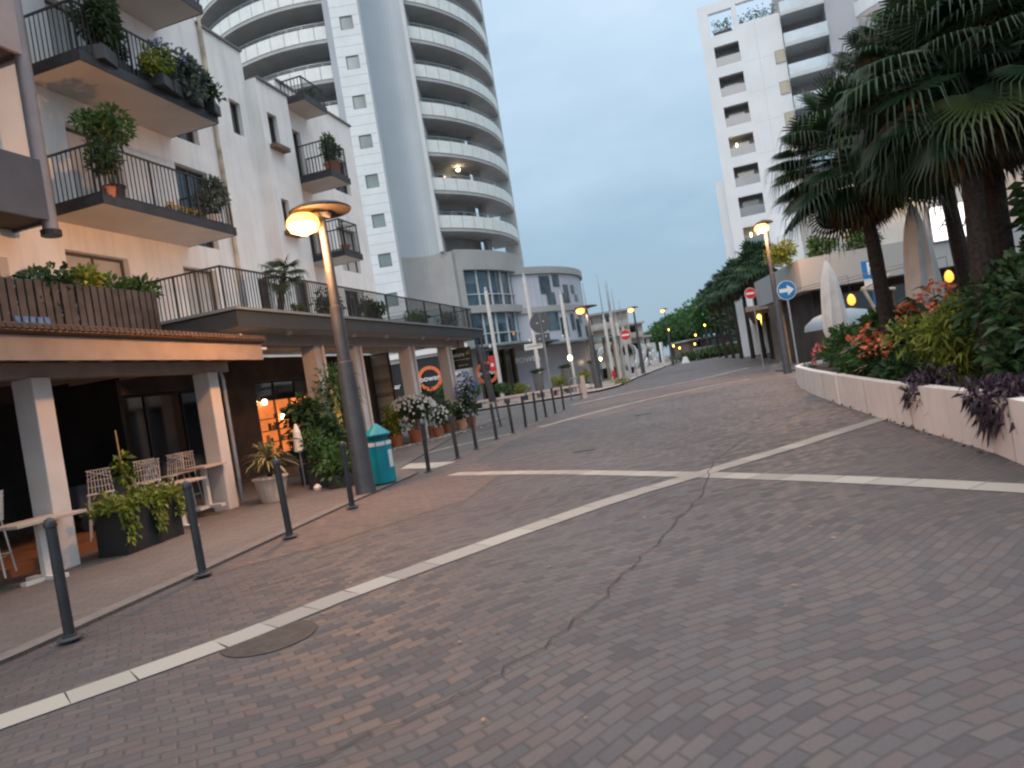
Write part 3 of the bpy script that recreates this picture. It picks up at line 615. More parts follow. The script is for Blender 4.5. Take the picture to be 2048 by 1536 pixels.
b = MB(); b.arc(TC, 2, TR-1.0, -115, 100, 44, 46, 30); b.build('roof', SLAB, TW)
# warm lamp on one balcony
b = MB(); b.lathe([(.12, 0), (.16, -.1), (.05, -.18)], (-1.55, 57.7, 19.4), 10); b.build('balcony_lamp', LAMP_W, TW)

# podium and drum
PO = thing('podium_building', 'grey curved podium under the round tower with blue curtain-wall windows', 'building', (-1, 60, 0))
b = MB(); b.arc(TC, TR-.6, TR+.12, 34.5, 91, 10.65, 12.1, 24); b.arc(TC, TR-.6, TR+.12, 34.5, 91, 7.2, 7.8, 24); b.arc(TC, TR-.6, TR+.12, 34.5, 91, 4.2, 4.68, 24)
b.arc(TC, TR-.6, TR+.12, 34.5, 37, 0, 10.65, 3); b.arc(TC, TR-.6, TR+.12, 84, 91, 0, 10.65, 3)
b.prism([(-3.0, 54.2), (-2.6, 54.5), (-2.7, 60), (-6.5, 60), (-6.5, 57.8)], 0, 12.1); b.build('wall', GREYW, PO)
b = MB(); b.arc(TC, 2, TR+.1, 34.5, 91, 12.101, 12.25, 20); b.build('roof_slab', GREYW, PO)
CW = glassmat('curtain_glass', (0.035, 0.07, 0.10), .06, .45, .5)
b = MB(); b.arc(TC, TR-.5, TR-.35, 37, 84, 7.8, 10.65, 16); b.arc(TC, TR-.5, TR-.35, 37, 84, 4.68, 7.2, 16); b.build('curtain_glass', CW, PO)
b = MB()
for z0, z1, q in ((4.68, 7.2, 5.5), (7.8, 10.65, 8.7)):
    for k in range(8): a = 37+47*k/7; b.arc(TC, TR-.36, TR-.2, a-.2, a+.2, z0, z1, 1)
    b.arc(TC, TR-.35, TR-.22, 37, 84, q, q+.07, 16)
b.build('mullions', mat('mullion_pale', (0.5, 0.56, 0.58), .4, .04, 2), PO)
BLM = mat('blind_blue', (0.11, 0.18, 0.22), .7, .1, 1)
for k in range(7):
    a = 37+47*k/7+.4
    for z0, z1 in ((4.75, 7.1), (7.9, 10.55)):
        if random.random() < .45: h = random.uniform(.5, 1.9); b = MB(); b.arc(TC, TR-.345, TR-.34, a, a+5.9, z1-h, z1, 2); b.build('blind', BLM, PO)
b = MB(); b.arc(TC, TR-1.2, TR-.9, 34.5, 91, 0.12, 4.2, 16); b.build('shop_glazing', mat('shop_glass', (0.012, 0.02, 0.018), .1, .5, .6, spec=.8), PO)
b = MB()
for a in (40, 48, 55, 62, 70, 77): b.arc(TC, TR-.9, TR-.7, a, a+.8, .12, 4.2, 1)
b.build('shop_posts', BROWN, PO)
b = MB(); b.arc(TC, TR+.13, TR+2.4, 33, 110, 4.3, 4.42, 24); b.build('glass_awning', mat('awning_glass', (0.18, 0.25, 0.25), .15, .1, 1, spec=.8), PO)
# left wing under the shaft
b = MB(); FL = lambda u, v, z: (u, 48-v, z)
lh = [(-13.5, -9.6, .3, 4.2), (-9.2, -7.3, .3, 3.9), (-6.9, -3.9, .3, 4.0), (-6.2, -3.4, 4.7, 5.7)]
holed_wall(b, FL, -30, -2.75, 0.12, 6.0, 0, lh, .25); b.quad((-2.75, 48, .12), (-2.75, 54.6, .12), (-2.75, 54.6, 6), (-2.75, 48, 6)); b.quad((-30, 48, 6), (-2.75, 48, 6), (-2.75, 55, 6), (-30, 55, 6)); b.build('wing_wall', GREYW, PO)
for h in lh: window(PO, FL, *h, -.25, 'dark', FASC, 3, 'shop_window')
b = MB(); b.box((-30, 47.85, 4.2), (-2.6, 48.0, 4.55)); b.build('wing_fascia', SIGNW, PO)
b = MB(); b.box((-30, 48.1, 6.05), (-2.9, 48.13, 7.0)); b.build('glass_balustrade', mat('bal_glass', (0.22, 0.30, 0.32), .1, .1, 1, spec=.8), PO)
b = MB()
for x_ in range(-30, -2, 2): b.box((x_-.05, 48.03, 6.0), (x_+.05, 48.09, 7.1))
b.box((-30, 48.03, 7.1), (-2.8, 48.16, 7.15)); b.build('balustrade_posts', EDGE, PO)

DC = (-3.6, 71); DR = 12.0
DB = thing('drum_building', 'curved pale drum building with scattered dark windows to the right of the tower', 'building', (-3.6, 71, 0))
DP = mat('drum_panel', (0.46, 0.47, 0.53), .3, .05, .4, spec=.6)

b = MB(); b.arc(DC, 4, DR+.25, 20, 150, 10.4, 11.0, 40); b.arc(DC, DR-.1, DR+.2, 20, 150, 7.0, 7.5, 40); b.arc(DC, DR-.1, DR+.15, 20, 150, 3.9, 4.3, 40); b.build('cornice', GREYW, DB, smooth=True)
b = MB(); b.arc(DC, 4, DR, 20, 150, .12, 10.4, 60); b.second(mat('drum_joint', (0.36, 0.37, 0.42), .5))
for k in range(44): a = 30+k*2.6; b.arc(DC, DR+.001, DR+.012, a, a+.09, 4.3, 10.4, 1)
b.build('wall', DP, DB)
for a, da, z0, z1 in ((38, 6, 8.6, 10.2), (41, 5, 7.6, 8.7), (46, 4.5, 9.2, 10.3), (50, 5, 7.7, 8.6), (53, 4, 7.7, 9.4), (60, 3.4, 8.6, 9.4), (63, 3.4, 7.9, 8.5), (39, 7, 5.3, 6.9), (47, 5, 4.6, 6.4), (55, 3.5, 5.2, 6.7), (60, 4, 4.5, 6.2), (64, 3, 5.8, 6.6), (72, 4, 4.5, 5.6)):
    m = MB(); m.arc(DC, DR+.013, DR+.05, a, a+da, z0, z1, 4); m.build('window', mat('drum_glass', (0.05, 0.08, 0.10), .1, .5, .8, spec=.8), DB)
b = MB(); b.arc(DC, DR+.16, DR+3.0, 30, 95, 3.95, 4.1, 24); b.build('glass_awning', MAT['awning_glass'], DB)
for a in (48, 60, 72, 84):
    t = R(a); p = (DC[0]+(DR+2.4)*math.sin(t), DC[1]-(DR+2.4)*math.cos(t)); m = MB(); m.tube((*p, .12), (*p, 3.95), .14, n=12); m.build('awning_post', mat('sand_col', (0.34, 0.30, 0.22), .7), DB, smooth=True)

# ------------------------------------------------------------------ right tower
F2 = frame((24.8, 72), 109)             # u along the front face, v towards the camera side
RT = thing('white_tower', 'white rectangular tower block with a column of square loggias on the right', 'building', (27, 74, 0))
TWH = mat('tower_white', (0.70, 0.73, 0.75), .6, .04, .4, stain=.12)
hl = [(1.1, 3.5, 29.7-3.1*k, 31.75-3.1*k) for k in range(9)]
hl2 = [(1.0, 3.3, 32.9, 35.2), (3.75, 7.6, 33.3, 35.4)]
b = MB(); holed_wall(b, F2, 0, 7.6, 0, 36.1, 0, hl+hl2, .5)
b.quad(F2(0, 0, 0), F2(0, -12, 0), F2(0, -12, 36.1), F2(0, 0, 36.1)); b.quad(F2(0, 0, 36.1), F2(7.6, 0, 36.1), F2(7.6, -.5, 36.1), F2(0, -.5, 36.1)); b.quad(F2(0, -12, 32.8), F2(7.6, -12, 32.8), F2(7.6, -.5, 32.8), F2(0, -.5, 32.8))
b.quad(F2(7.6, 0, 0), F2(7.6, -12, 0), F2(7.6, -12, 32.8), F2(7.6, 0, 32.8)); b.quad(F2(7.6, 0, 33), F2(7.6, -.5, 33), F2(7.6, -.5, 36.1), F2(7.6, 0, 36.1)); b.second(mat('tjoint', (0.50, 0.53, 0.56), .6)); z = 1.5
while z < 32: b.box((3.9, .001, z), (6.6, .006, z+.03), F2); z += 3.1
b.box((5.2, .001, 9), (5.23, .005, 33), F2); b.build('wall', TWH, RT)
LOGW = mat('loggia_wall', (0.36, 0.34, 0.34), .8, .15, .5)
for k, (a, c, z0, z1) in enumerate(hl):
    m = MB(); m.quad(F2(a-.3, -1.6, z0-.3), F2(c+.3, -1.6, z0-.3), F2(c+.3, -1.6, z1+.3), F2(a-.3, -1.6, z1+.3)); m.quad(F2(a-.3, -.5, z0-.01), F2(c+.3, -.5, z0-.01), F2(c+.3, -1.6, z0-.01), F2(a-.3, -1.6, z0-.01)); m.quad(F2(a-.3, -.5, z1+.01), F2(c+.3, -.5, z1+.01), F2(c+.3, -1.6, z1+.01), F2(a-.3, -1.6, z1+.01))
    m.quad(F2(a-.02, -.5, z0-.3), F2(a-.02, -1.6, z0-.3), F2(a-.02, -1.6, z1+.3), F2(a-.02, -.5, z1+.3)); m.quad(F2(c+.02, -.5, z0-.3), F2(c+.02, -1.6, z0-.3), F2(c+.02, -1.6, z1+.3), F2(c+.02, -.5, z1+.3))
    lo = m.build('loggia', LOGW, RT)
    m = MB(); m.box((a+.4, -1.58, z0), (c-.4, -1.55, z1-.1), F2); m.build('glazed_door', PANEB, lo)
    m = MB(); m.box((a+.01, -.2, z0), (c-.01, -.17, z0+.95), F2); m.build('glass_rail', mat('rail_glass', (0.13, 0.17, 0.19), .15, .1, 1, spec=.8), lo)
    if k in (3, 6, 7):
        for q in ((1.8, 1.25), (2.5, 1.35))[:1 if k == 3 else 2]: m = MB(); m.tube(F2(q[0], -.9, z0+q[1]-.15), F2(q[0]+.04, -.9, z0+q[1]+.25), .04, n=8); m.build('loggia_lamp', LAMP_W, lo)
for k in range(8):
    z0 = 28.4-3.1*k; m = MB(); m.box((6.62, .002, z0-.05), (7.55, .05, z0+1.25), F2); f = m.build('window', mat('beige_frame', (0.30, 0.28, 0.24), .6), RT); m = MB(); m.box((6.70, .052, z0+.02), (7.5, .065, z0+1.17), F2); m.build('blind', mat('beige_blind', (0.46, 0.43, 0.34), .7, .08, 2), f)
# recessed balconies wing
m = MB(); m.box((7.65, -9, 0), (20, -2.2, 37), F2); m.build('recess_wall', LOGW, RT)
m = MB(); m.box((11.6, -2.19, 0), (14.3, .4, 38), F2); m.build('side_wall', mat('tower_bluegrey', (0.36, 0.38, 0.41), .6, .05, .4), RT)
for k in range(9):
    z0 = 32.6-3.1*k; m = MB(); m.box((7.62, -2.18, z0), (11.59, .8, z0+.35), F2); s_ = m.build('balcony', mat('sl_white', (0.50, 0.54, 0.56), .6, .05, 1), RT); m = MB(); m.box((7.62, .72, z0+.36), (11.59, .76, z0+1.35), F2); m.build('glass_rail', mat('rail_glass_blue', (0.26, 0.38, 0.46), .12, .2, .6, spec=.8), s_)
# rounded part
rc = F2(18.3, -1.5); m = MB(); m.arc(rc, 1, 4.2, -170, 60, 0, 27.5, 40); m.build('round_wall', TWH, RT, smooth=True)
m = MB(); m.arc(rc, 4.21, 4.6, -170, 60, 27.0, 28.4, 40); m.arc(rc, 4.21, 4.6, -170, 60, 30.5, 31.8, 40); m.build('round_cornice', TWH, RT, smooth=True)
m = MB(); m.box((4.2, -.02, 0), (4.9, 1.3, 11.5), F2); m.box((6.6, -.02, 0), (7.5, 1.3, 13), F2); m.build('buttress', TWH, RT)
m = MB(); m.box((-.9, -9, 0), (-.01, -3, 19), F2); m.build('rear_wing', TWH, RT)
for nm, uu, n_ in (('l', (1.3, 3.1), 60), ('r', (3.9, 7.3), 120)):
    o = thing('rooftop_shrub', 'green plants filling the %s opening of the white tower roof frame' % ('left' if nm == 'l' else 'right'), 'shrub', F2(sum(uu)/2, -.9, 32.8)); m = MB()
    for i in range(n_*3): u = random.uniform(*uu); m.leaf(F2(u, random.uniform(-1.3, -.6), random.uniform(33.1, 34.1+random.random()*.8)), rvec()+Vector((0, 0, .4)), .35, .14, .4, random.uniform(-1, 1))
    m.build('foliage', L_MD, o); m = MB(); m.box((uu[0], -1.4, 32.81), (uu[1], -.55, 33.4), F2); m.build('planter', FASC, o)
#@@PART2@@
# ------------------------------------------------------------------ street lamps
def lamp_post(x, y, h, label, rb=.19, lit=True, group=None, lens=None, disc=.52, side=-1):
    t = thing('street_lamp', label, 'street lamp', (x, y, 0), group)
    b = MB(); b.lathe([(rb*1.05, .0), (rb, .05), (rb*.80, h*.48), (rb*.66, h*.482), (rb*.62, h*.68), (rb*.5, h*.682), (rb*.38, h-.05)], (x, y, 0), 24); b.build('pole', POLEG, t, smooth=True)
    b = MB(); b.lathe([(disc, .10), (disc*1.01, .13), (disc*.8, .19), (disc*.25, .25), (.02, .27)], (x, y, h), 32); b.build('disc_shade', mat('shade_dark', (0.022, 0.019, 0.018), .6, .1, 4), t, smooth=True)
    b = MB(); b.lathe([(disc*.3, .0), (disc*.34, .06), (disc*.3, .10)], (x, y, h), 20); hd = b.build('lamp_head', GREYM, t)
    b = MB(); b.lathe([(.05, 0), (.18, -.02), (.26, -.10), (.28, -.2), (.22, -.3), (.05, -.36)], (x+side*disc*.55, y-.16, h+.08), 20); b.build('bulb', LAMP_ON, t, smooth=True)
    return t
def light(name, loc, e, col, r=.12, kind='POINT'):
    l = bpy.data.lights.new(name, kind); l.energy = e; l.color = col; l.shadow_soft_size = r
    if kind == 'SPOT': l.spot_size = R(165); l.spot_blend = .6
    o = bpy.data.objects.new(name, l); COL.objects.link(o); o.location = loc; return o
SOD = (1, .44, .16)
lamp_post(-2.78, 12.05, 4.82, 'tall grey street lamp glowing orange beside the teal litter bin', .175)
light('street_lamp_light', (-3.05, 11.6, 4.4), 350, SOD, .12, 'POINT')
lamp_post(11.2, 28.6, 6.1, 'street lamp glowing orange behind the white planter wall, in front of the palm avenue', .16, disc=.35)
light('street_lamp_light', (11.0, 28.2, 5.8), 400, SOD, .12, 'POINT')
lamp_post(5.55, 45.7, 5.35, 'dark street lamp with round hood on the plaza kerb by the curved glass building', .26, disc=.75)
light('street_lamp_light', (5.3, 45.4, 5.1), 160, (1, .62, .4), .16, 'SPOT')
lamp_post(12.6, 67, 6.4, 'dark street lamp standing between the white masts and the no entry sign', .2, disc=.5)
lamp_post(22.0, 95, 7.6, 'distant street lamp lit pale in front of the big white letters', .18, disc=.5)
lamp_post(35.5, 128, 9.5, 'distant street lamp glowing yellow in front of the pine trees', .2, disc=.5)
def lamp_small(x, y, h, label):
    t = thing('garden_lamp', label, 'lamp', (x, y, .12)); b = MB(); b.tube((x, y, .12), (x, y, h), .04, n=8); b.build('pole', GREYM, t)
    b = MB(); b.lathe([(.05, 0), (.14, .1), (.12, .24), (.04, .3)], (x, y, h), 12); b.build('lantern', LAMP_W, t)
lamp_small(3.9, 44.5, 2.2, 'low garden lamp with a small lit lantern near the round hedges')
lamp_small(8.6, 66, 2.0, 'low garden lamp with a small lit lantern beside the dark planter')
for i, (x, y, z) in enumerate([(23.3, 100, 4.9), (23.4, 99, 2.5), (25.2, 103, 2.1), (26.7, 100, 2.3), (27.8, 103, 3.6), (29.1, 102, 4.8)]):
    t = thing('avenue_lamp', 'small amber lamp glowing under the distant trees of the avenue', 'street lamp', (x, y, 0), 'far amber lamps under the trees')
    b = MB(); b.tube((x, y, 0), (x, y, z), .07, n=6); b.build('pole', POLEG, t); b = MB(); b.lathe([(.05, 0), (.11, .08), (.10, .24), (.04, .3)], (x, y, z), 10); b.build('lantern', LAMP_Y, t)

# ------------------------------------------------------------------ bollards
bt = thing('bollard', '', 'bollard', (0, 0, 0), 'dark bollards along the kerb')
b = MB(); b.lathe([(.055, 0), (.055, .03), (.042, .035), (.042, .93), (.050, .935), (.052, .975), (.035, 1.0), (.012, 1.012)], (0, 0, 0), 18); b.build('post', DARK, bt, smooth=True)
b = MB(); b.lathe([(.10, 0), (.10, .01), (.06, .018)], (0, 0, 0), 18); b.build('base_plate', POLEG, bt)
BP = [(-3.93, 5.76), (-3.58, 7.46), (-3.11, 8.93), (-2.7, 10.65), (-1.91, 13.89), (-1.46, 15.63), (-1.11, 17.09), (-.65, 19.07), (-.2, 20.46), (.22, 22.06), (.64, 24.1), (1.04, 25.48), (1.48, 27.07), (1.93, 28.57)]
BL = ['nearest dark bollard at the lower left, in front of the cafe column', 'dark bollard standing in front of the cafe seating and its white table leg', 'dark bollard in front of the spiky plant in a pale stone pot', 'dark bollard just left of the tall street lamp', 'first dark bollard to the right of the teal litter bin', 'second dark bollard to the right of the teal litter bin', 'third dark bollard right of the teal bin, in front of the blue flowers', 'fourth dark bollard right of the teal bin, on the end of the white line', 'fifth dark bollard right of the teal bin', 'sixth dark bollard right of the teal bin', 'fifth dark bollard counted from the far end of the row', 'fourth dark bollard counted from the far end of the row', 'third dark bollard counted from the far end, beside the tall sign pole', 'last and farthest dark bollard of the kerb row']
BL[10] = 'fourth dark bollard counted from the far end of the row'; BL[11] = 'third dark bollard counted from the far end of the row'; BL[12] = 'second dark bollard counted from the far end of the row'
for i, (x, y) in enumerate(BP):
    z = .03 if i < 4 else .004
    if i == 0: bt.location = (x, y, z); bt['label'] = BL[0]; bt.rotation_euler = (R(.8), 0, 0)
    else: d = dup(bt, (x, y, z), random.random()*6, BL[i]); d.rotation_euler = (R(random.uniform(-1.8, 1.8)), R(random.uniform(-1.8, 1.8)), 0)

# ------------------------------------------------------------------ litter bins
def litter_bin(x, y, label, rz):
    t = thing('litter_bin', label, 'bin', (0, 0, 0)); t['group'] = 'teal litter bins'
    oc = lambda r: [(r*math.cos(R(22.5+45*i)), r*math.sin(R(22.5+45*i))) for i in range(8)]
    b = MB(); b.prism(oc(.235), .03, .80); b.build('body', TEAL, t, bevel=.012)
    b = MB(); b.prism(oc(.20), .80, .90); b.build('throat', mat('teal_dark', (0.0, 0.10, 0.13), .5), t)
    b = MB(); b.lathe([(.245, .90), (.25, .93), (.03, 1.12), (.01, 1.13)], n=8); b.build('lid', TEAL, t)
    b = MB()
    for i in range(8): a = R(45*i); b.box((-.08, -.0, .72), (.08, .006, .79), lambda u, v, z, a=a: ((.2185+v)*math.cos(a)-u*math.sin(a), (.2185+v)*math.sin(a)+u*math.cos(a), z))
    b.build('sticker_band', LABELW, t)
    b = MB(); a = R(225+90); b.box((-.05, 0, .30), (.06, .005, .62), lambda u, v, z, a=a: ((.2185+v)*math.cos(a)-u*math.sin(a), (.2185+v)*math.sin(a)+u*math.cos(a), z)); b.build('poster', LABELW, t)
    b = MB(); b.prism(oc(.21), 0, .03); b.build('foot', DARK, t)
    t.location = (x, y, .03); t.rotation_euler = (0, 0, rz); return t
litter_bin(-2.62, 12.95, 'teal octagonal litter bin with a peaked lid behind the tall street lamp', .35)
litter_bin(20.1, 55.5, 'teal litter bin far off among the palm trunks on the right', 0)

# ------------------------------------------------------------------ signs
def disc_sign(name, label, x, y, z, r, face, base=0, pole=.03, back=False, zt=None, px=0, rz=0):
    t = thing(name, label, 'sign', (x, y, base))
    b = MB(); b.tube((x+px, y+.03, base), (x+px, y+.03, zt or z+r*.6), pole, n=10); b.build('pole', GREYM, t)
    ca, sa = math.cos(rz), math.sin(rz)
    dk = lambda rr, yy, n=28: [(x+rr*math.cos(2*math.pi*i/n)*ca, y+yy+rr*math.cos(2*math.pi*i/n)*sa, z+rr*math.sin(2*math.pi*i/n)) for i in range(n)]
    def disc(rr, y0, y1, nm, m, par):
        b = MB(); A = dk(rr, y0); Bq = dk(rr, y1); n = len(A)
        b.add(A+Bq, [tuple(range(n)), tuple(range(n, 2*n))[::-1]]+[(i, (i+1) % n, n+(i+1) % n, n+i) for i in range(n)]); return b.build(nm, m, par)
    if back: d = disc(r, -.012, .0, 'sign_back', mat('sign_back', (0.10, 0.11, 0.12), .5, .1, 5, metal=.3), t)
    else:
        d = disc(r, -.012, .0, 'sign_rim', SIGNW, t); disc(r*.94, -.016, -.0121, 'sign_face', face, d)
    return t, d
def no_entry(x, y, z, r, label, base=0, px=0):
    t, d = disc_sign('no_entry_sign', label, x, y, z, r, SIGNRED, base, px=px)
    b = MB(); b.box((x-r*.72, y-.021, z-r*.16), (x+r*.72, y-.0165, z+r*.16)); b.build('white_bar', SIGNW, d)
no_entry(6.85, 40, 3.05, .31, 'red and white no entry sign in the middle, beyond the round signpost', .1, 0.28)
no_entry(13.55, 38, 4.12, .31, 'red and white no entry sign in front of the palm trunks on the right', 0, .1)
t, d = disc_sign('direction_sign', 'round blue sign with a white arrow pointing right, above the planter end', 9.15, 22.4, 2.98, .31, SIGNBLUE, 0)
b = MB(); b.closed = False; zz, xx = 2.98, 9.15
b.add([(xx-.24, 22.38, zz-.06), (xx+.02, 22.38, zz-.06), (xx+.02, 22.38, zz-.17), (xx+.24, 22.38, zz), (xx+.02, 22.38, zz+.17), (xx+.02, 22.38, zz+.06), (xx-.24, 22.38, zz+.06)], [(0, 1, 5, 6), (1, 2, 3), (1, 3, 5), (3, 4, 5)]); b.build('white_arrow', SIGNW, d)
# tall pole with signs seen from behind
t, d = disc_sign('signpost', 'tall grey signpost with a round sign and small plates seen from behind', 1.5, 27.9, 3.62, .42, None, .0, .045, True, 4.0, .02)
for (dx, z) in ((-.13, 3.62), (.13, 3.66), (-.12, 2.98), (.14, 3.06)): b = MB(); b.tube((1.5+dx, 27.885, z), (1.5+dx, 27.875, z), .03, n=8); b.build('clip', SIGNW, t)
b = MB(); b.box((1.22, 27.89, 2.84), (1.80, 27.9, 3.18)); b.build('lower_plate', MAT['sign_back'], t)
b = MB(); b.box((.72, 27.94, 2.62), (1.46, 27.96, 2.86)); p_ = b.build('street_name_plate', SIGNW, t); text('lettering', 'VIA ALTINATE', .09, DARK, (1.09, 27.935, 2.74), (1, 0, 0), p_, .002)
# dark tapered post with a small red sign
t = thing('signpost', 'thick dark tapered post leaning in front of the orange ring shop sign', 'sign', (-.62, 24.5, 0)); b = MB(); b.tube((-.62, 24.5, 0), (-.84, 24.55, 3.2), .035, .035, 10); b.tube((-.80, 24.62, .9), (-.98, 24.66, 2.95), .09, .09, 10); b.build('pole', POLEG, t)
b = MB(); b.box((-.68, 24.42, 1.95), (-.44, 24.44, 2.5)); q_ = b.build('red_plate', SIGNRED, t); b = MB(); b.box((-.62, 24.41, 2.12), (-.52, 24.419, 2.24)); b.build('white_mark', SIGNW, q_)
# parking sign and street sign in the terrace
t = thing('parking_sign', 'square blue parking sign with a white letter P between palm trunk and parasol', 'sign', (13.3, 25, 0)); b = MB(); b.tube((13.3, 25.05, 0), (13.3, 25.05, 3.7), .03); b.build('pole', SIGNBLUE, t)
b = MB(); b.box((12.98, 24.98, 3.1), (13.6, 25.0, 3.72)); q_ = b.build('panel', SIGNBLUE, t); text('letter', 'P', .62, SIGNW, (13.29, 24.975, 3.42), (1, 0, 0), q_, .002, bold=.01)
b = MB(); b.box((13.0, 24.98, 2.78), (13.5, 25.0, 3.06)); b.build('lower_panel', LABELW, t)
t = thing('street_sign', 'small light blue street sign on a blue post right of the smaller closed parasol', 'sign', (11.8, 25, 0)); b = MB(); b.tube((11.8, 25, 0), (11.8, 25, 3.1), .03); b.build('pole', SIGNBLUE, t); b = MB(); b.box((11.5, 24.96, 3.05), (12.1, 24.99, 3.25)); b.build('panel', mat('sign_lightblue', (0.15, 0.38, 0.62), .4, .05, 5), t)
# hanging shop sign on the arcade
t = thing('hanging_shop_sign', 'black hanging sign with white and green lettering beside the last arcade column', 'sign', (-1.85, 28, 2.2)); b = MB(); b.box((-2.32, 28.0, 2.3), (-1.42, 28.06, 3.15)); q_ = b.build('panel', mat('sign_black_green', (0.015, 0.022, 0.012), .5), t)
b = MB(); b.tube((-1.87, 28.03, 3.15), (-1.87, 28.03, 3.47), .015); b.build('hanger', DARK, t)
text('lettering', 'natura', .22, SIGNW, (-1.98, 27.99, 2.88), (1, 0, 0), q_, .003, bold=.003); text('lettering', 'sì', .24, mat('sign_green', (0.35, 0.5, 0.05), .5), (-1.56, 27.99, 2.92), (1, 0, 0), q_, .003, bold=.003)
text('lettering', 'il supermercato biologico', .075, SIGNW, (-1.88, 27.99, 2.68), (1, 0, 0), q_, .002); text('lettering', 'aperto qui', .09, SIGNW, (-1.8, 27.99, 2.45), (1, 0, 0), q_, .002)
# ring signs on the shops
OR = mat('ring_orange', (0.72, 0.17, 0.06), .5, .06, 3)
def ring(label, x, y, z, r, word):
    t = thing('ring_sign', label, 'sign', (x, y, z-r)); b = MB(); n = 36; vs = []
    for i in range(n):
        a = 2*math.pi*i/n
        for rr, yy in ((r, 0), (r*.72, 0), (r*.72, .06), (r, .06)): vs.append((x+rr*math.cos(a), y+yy-.06, z+rr*math.sin(a)))
    fs = [(4*i+j, 4*i+(j+1) % 4, 4*((i+1) % n)+(j+1) % 4, 4*((i+1) % n)+j) for i in range(n) for j in range(4)]; b.add(vs, fs); b.build('ring', OR, t); text('lettering', word, r*.62, SIGNW, (x, y-.075, z), (1, 0, 0), t, .01, bold=.01)
ring('left orange ring shop sign with white lettering behind the white oleander', -5.45, 47.7, 2.55, .85, 'power')
ring('right orange ring shop sign on the podium glass behind the dark post', -1.7, 52.4, 2.4, .85, 'power')
for (lb, s_, x, y, z, sz) in (('white shop lettering on a dark window left of the two ring signs', "Pedi's Bar", -8.5, 47.7, 2.35, .5), ('white shop lettering right of the left orange ring', 'power', -3.9, 47.65, 2.6, .45), ('white shop lettering on the dark podium glass right of the white cylinders', 'POWER', 1.6, 57.4, 3.0, .6)):
    tag(text('shop_lettering', s_, sz, SIGNW, (x, y, z), (1, 0, 0), None, .02, bold=.008), lb, 'lettering')

# ------------------------------------------------------------------ masts and white cylinders on the plaza
for i, (x, y, h, lb) in enumerate([(-.75, 47, 8.0, 'left of the three tall white cylinders in front of the curtain wall windows'), (1.95, 47.5, 8.6, 'middle of the three tall white cylinders in front of the podium'), (4.35, 49, 7.2, 'right of the three tall white cylinders, before the drum building')]):
    t = thing('white_cylinder', lb, 'pole', (x, y, .12)); b = MB(); b.tube((x, y, .12), (x, y, h-.3), .13, .12, 16); b.build('shaft', WHM, t, smooth=True); b = MB(); b.tube((x, y, h-.3), (x, y, h), .12, .06, 16); b.build('tip', GREYM, t); b = MB(); b.lathe([(.07, 0), (.09, -.1), (.05, -.2)], (x-.3, y, 4.1), 10); b.build('spotlight', SIGNW, t)
ml = ['leftmost slender white mast, touching the drum building outline', 'second slender mast from the left, just right of the plaza street lamp', 'tallest slender mast of the plaza with a tan lower shaft', 'slender mast close behind the tan shafted mast', 'slender mast right of the tan shafted one', 'rightmost slender mast before the second plaza street lamp']
for i, (x, y, h, z1) in enumerate([(7.1, 58, 8.6, 5.4), (9.1, 63, 9.7, 5.6), (10.3, 66, 9.4, 6.2), (11.3, 70, 9.0, 5.5), (9.95, 64.5, 9.0, 5.8), (13.2, 78, 8.4, 5.4)]):
    t = thing('slender_mast', ml[i], 'mast', (x, y, .12)); b = MB(); b.tube((x, y, .12), (x, y, z1), .17, .15, 14); b.build('shaft', mat('mast_tan', (0.46, 0.34, 0.26), .6, .08, 2) if i == 2 else WHM, t, smooth=True); b = MB(); b.tube((x, y, z1), (x, y, z1+.5), .15, .06, 12); b.tube((x, y, z1+.5), (x, y, h), .06, .015, 8); b.build('spire', GREYM, t, smooth=True)
# fire hydrant
t = thing('fire_hydrant', 'small red fire hydrant on the plaza among the masts', 'hydrant', (8.75, 60, .12)); b = MB(); b.lathe([(.16, 0), (.16, .05), (.11, .06), (.11, .62), (.15, .65), (.14, .78), (.05, .9)], (8.75, 60, .12), 14); b.build('body', SIGNRED, t, smooth=True); b = MB(); b.tube((8.53, 60, .6), (8.97, 60, .6), .07); b.build('outlets', SIGNRED, t)
# stone benches
for i, (x, y, a, lb) in enumerate([(-2.2, 43.6, 8, 'leftmost pink stone bench on the plaza behind the bollards'), (-.2, 43.5, 6, 'second pink stone bench from the left on the plaza'), (1.7, 43.8, 4, 'third pink stone bench from the left on the plaza'), (3.5, 44.6, -12, 'rightmost pink stone bench on the plaza near the low garden lamp')]):
    t = thing('stone_bench', lb, 'bench', (x, y, .12)); f = frame((x, y), 90+a); b = MB(); b.box((-.9, -.25, .47), (.9, .25, .60), f); b.build('seat', PINKST, t, bevel=.01)
    for q in (-.6, .6): b = MB(); b.box((q-.15, -.2, .12), (q+.15, .2, .469), f); b.build('leg', PINKST, t)
# rock group and bike hoop
t = thing('rock_pile', 'heap of pale rocks at the foot of the plaza street lamp', 'rocks', (4.9, 46.5, .12))
for i in range(9): b = MB(); x, y = 4.2+random.random()*1.6, 46.4+random.random()*.8; r = random.uniform(.14, .4); b.lathe([(r*random.uniform(.8, 1.1), 0), (r*1.05, r*.4), (r*.6, r*.9), (r*.1, r*1.05)], (x, y, .12), 7); b.build('rock', CONC, t)
t = thing('cycle_hoop', 'grey bent tube hoop at the plaza kerb right of the signpost', 'bike rack', (3.1, 36, 0)); b = MB(); b.path([(2.9, 36, 0), (2.9, 36, 1.0), (3.0, 36, 1.12), (3.3, 36, 1.12), (3.4, 36, 1.0), (3.4, 36, 0)], .035); b.build('hoop', EDGE, t, smooth=True); b = MB(); b.box((3.5, 35.9, 0), (3.72, 36.1, 1.2)); b.build('pink_post', PINKST, t)

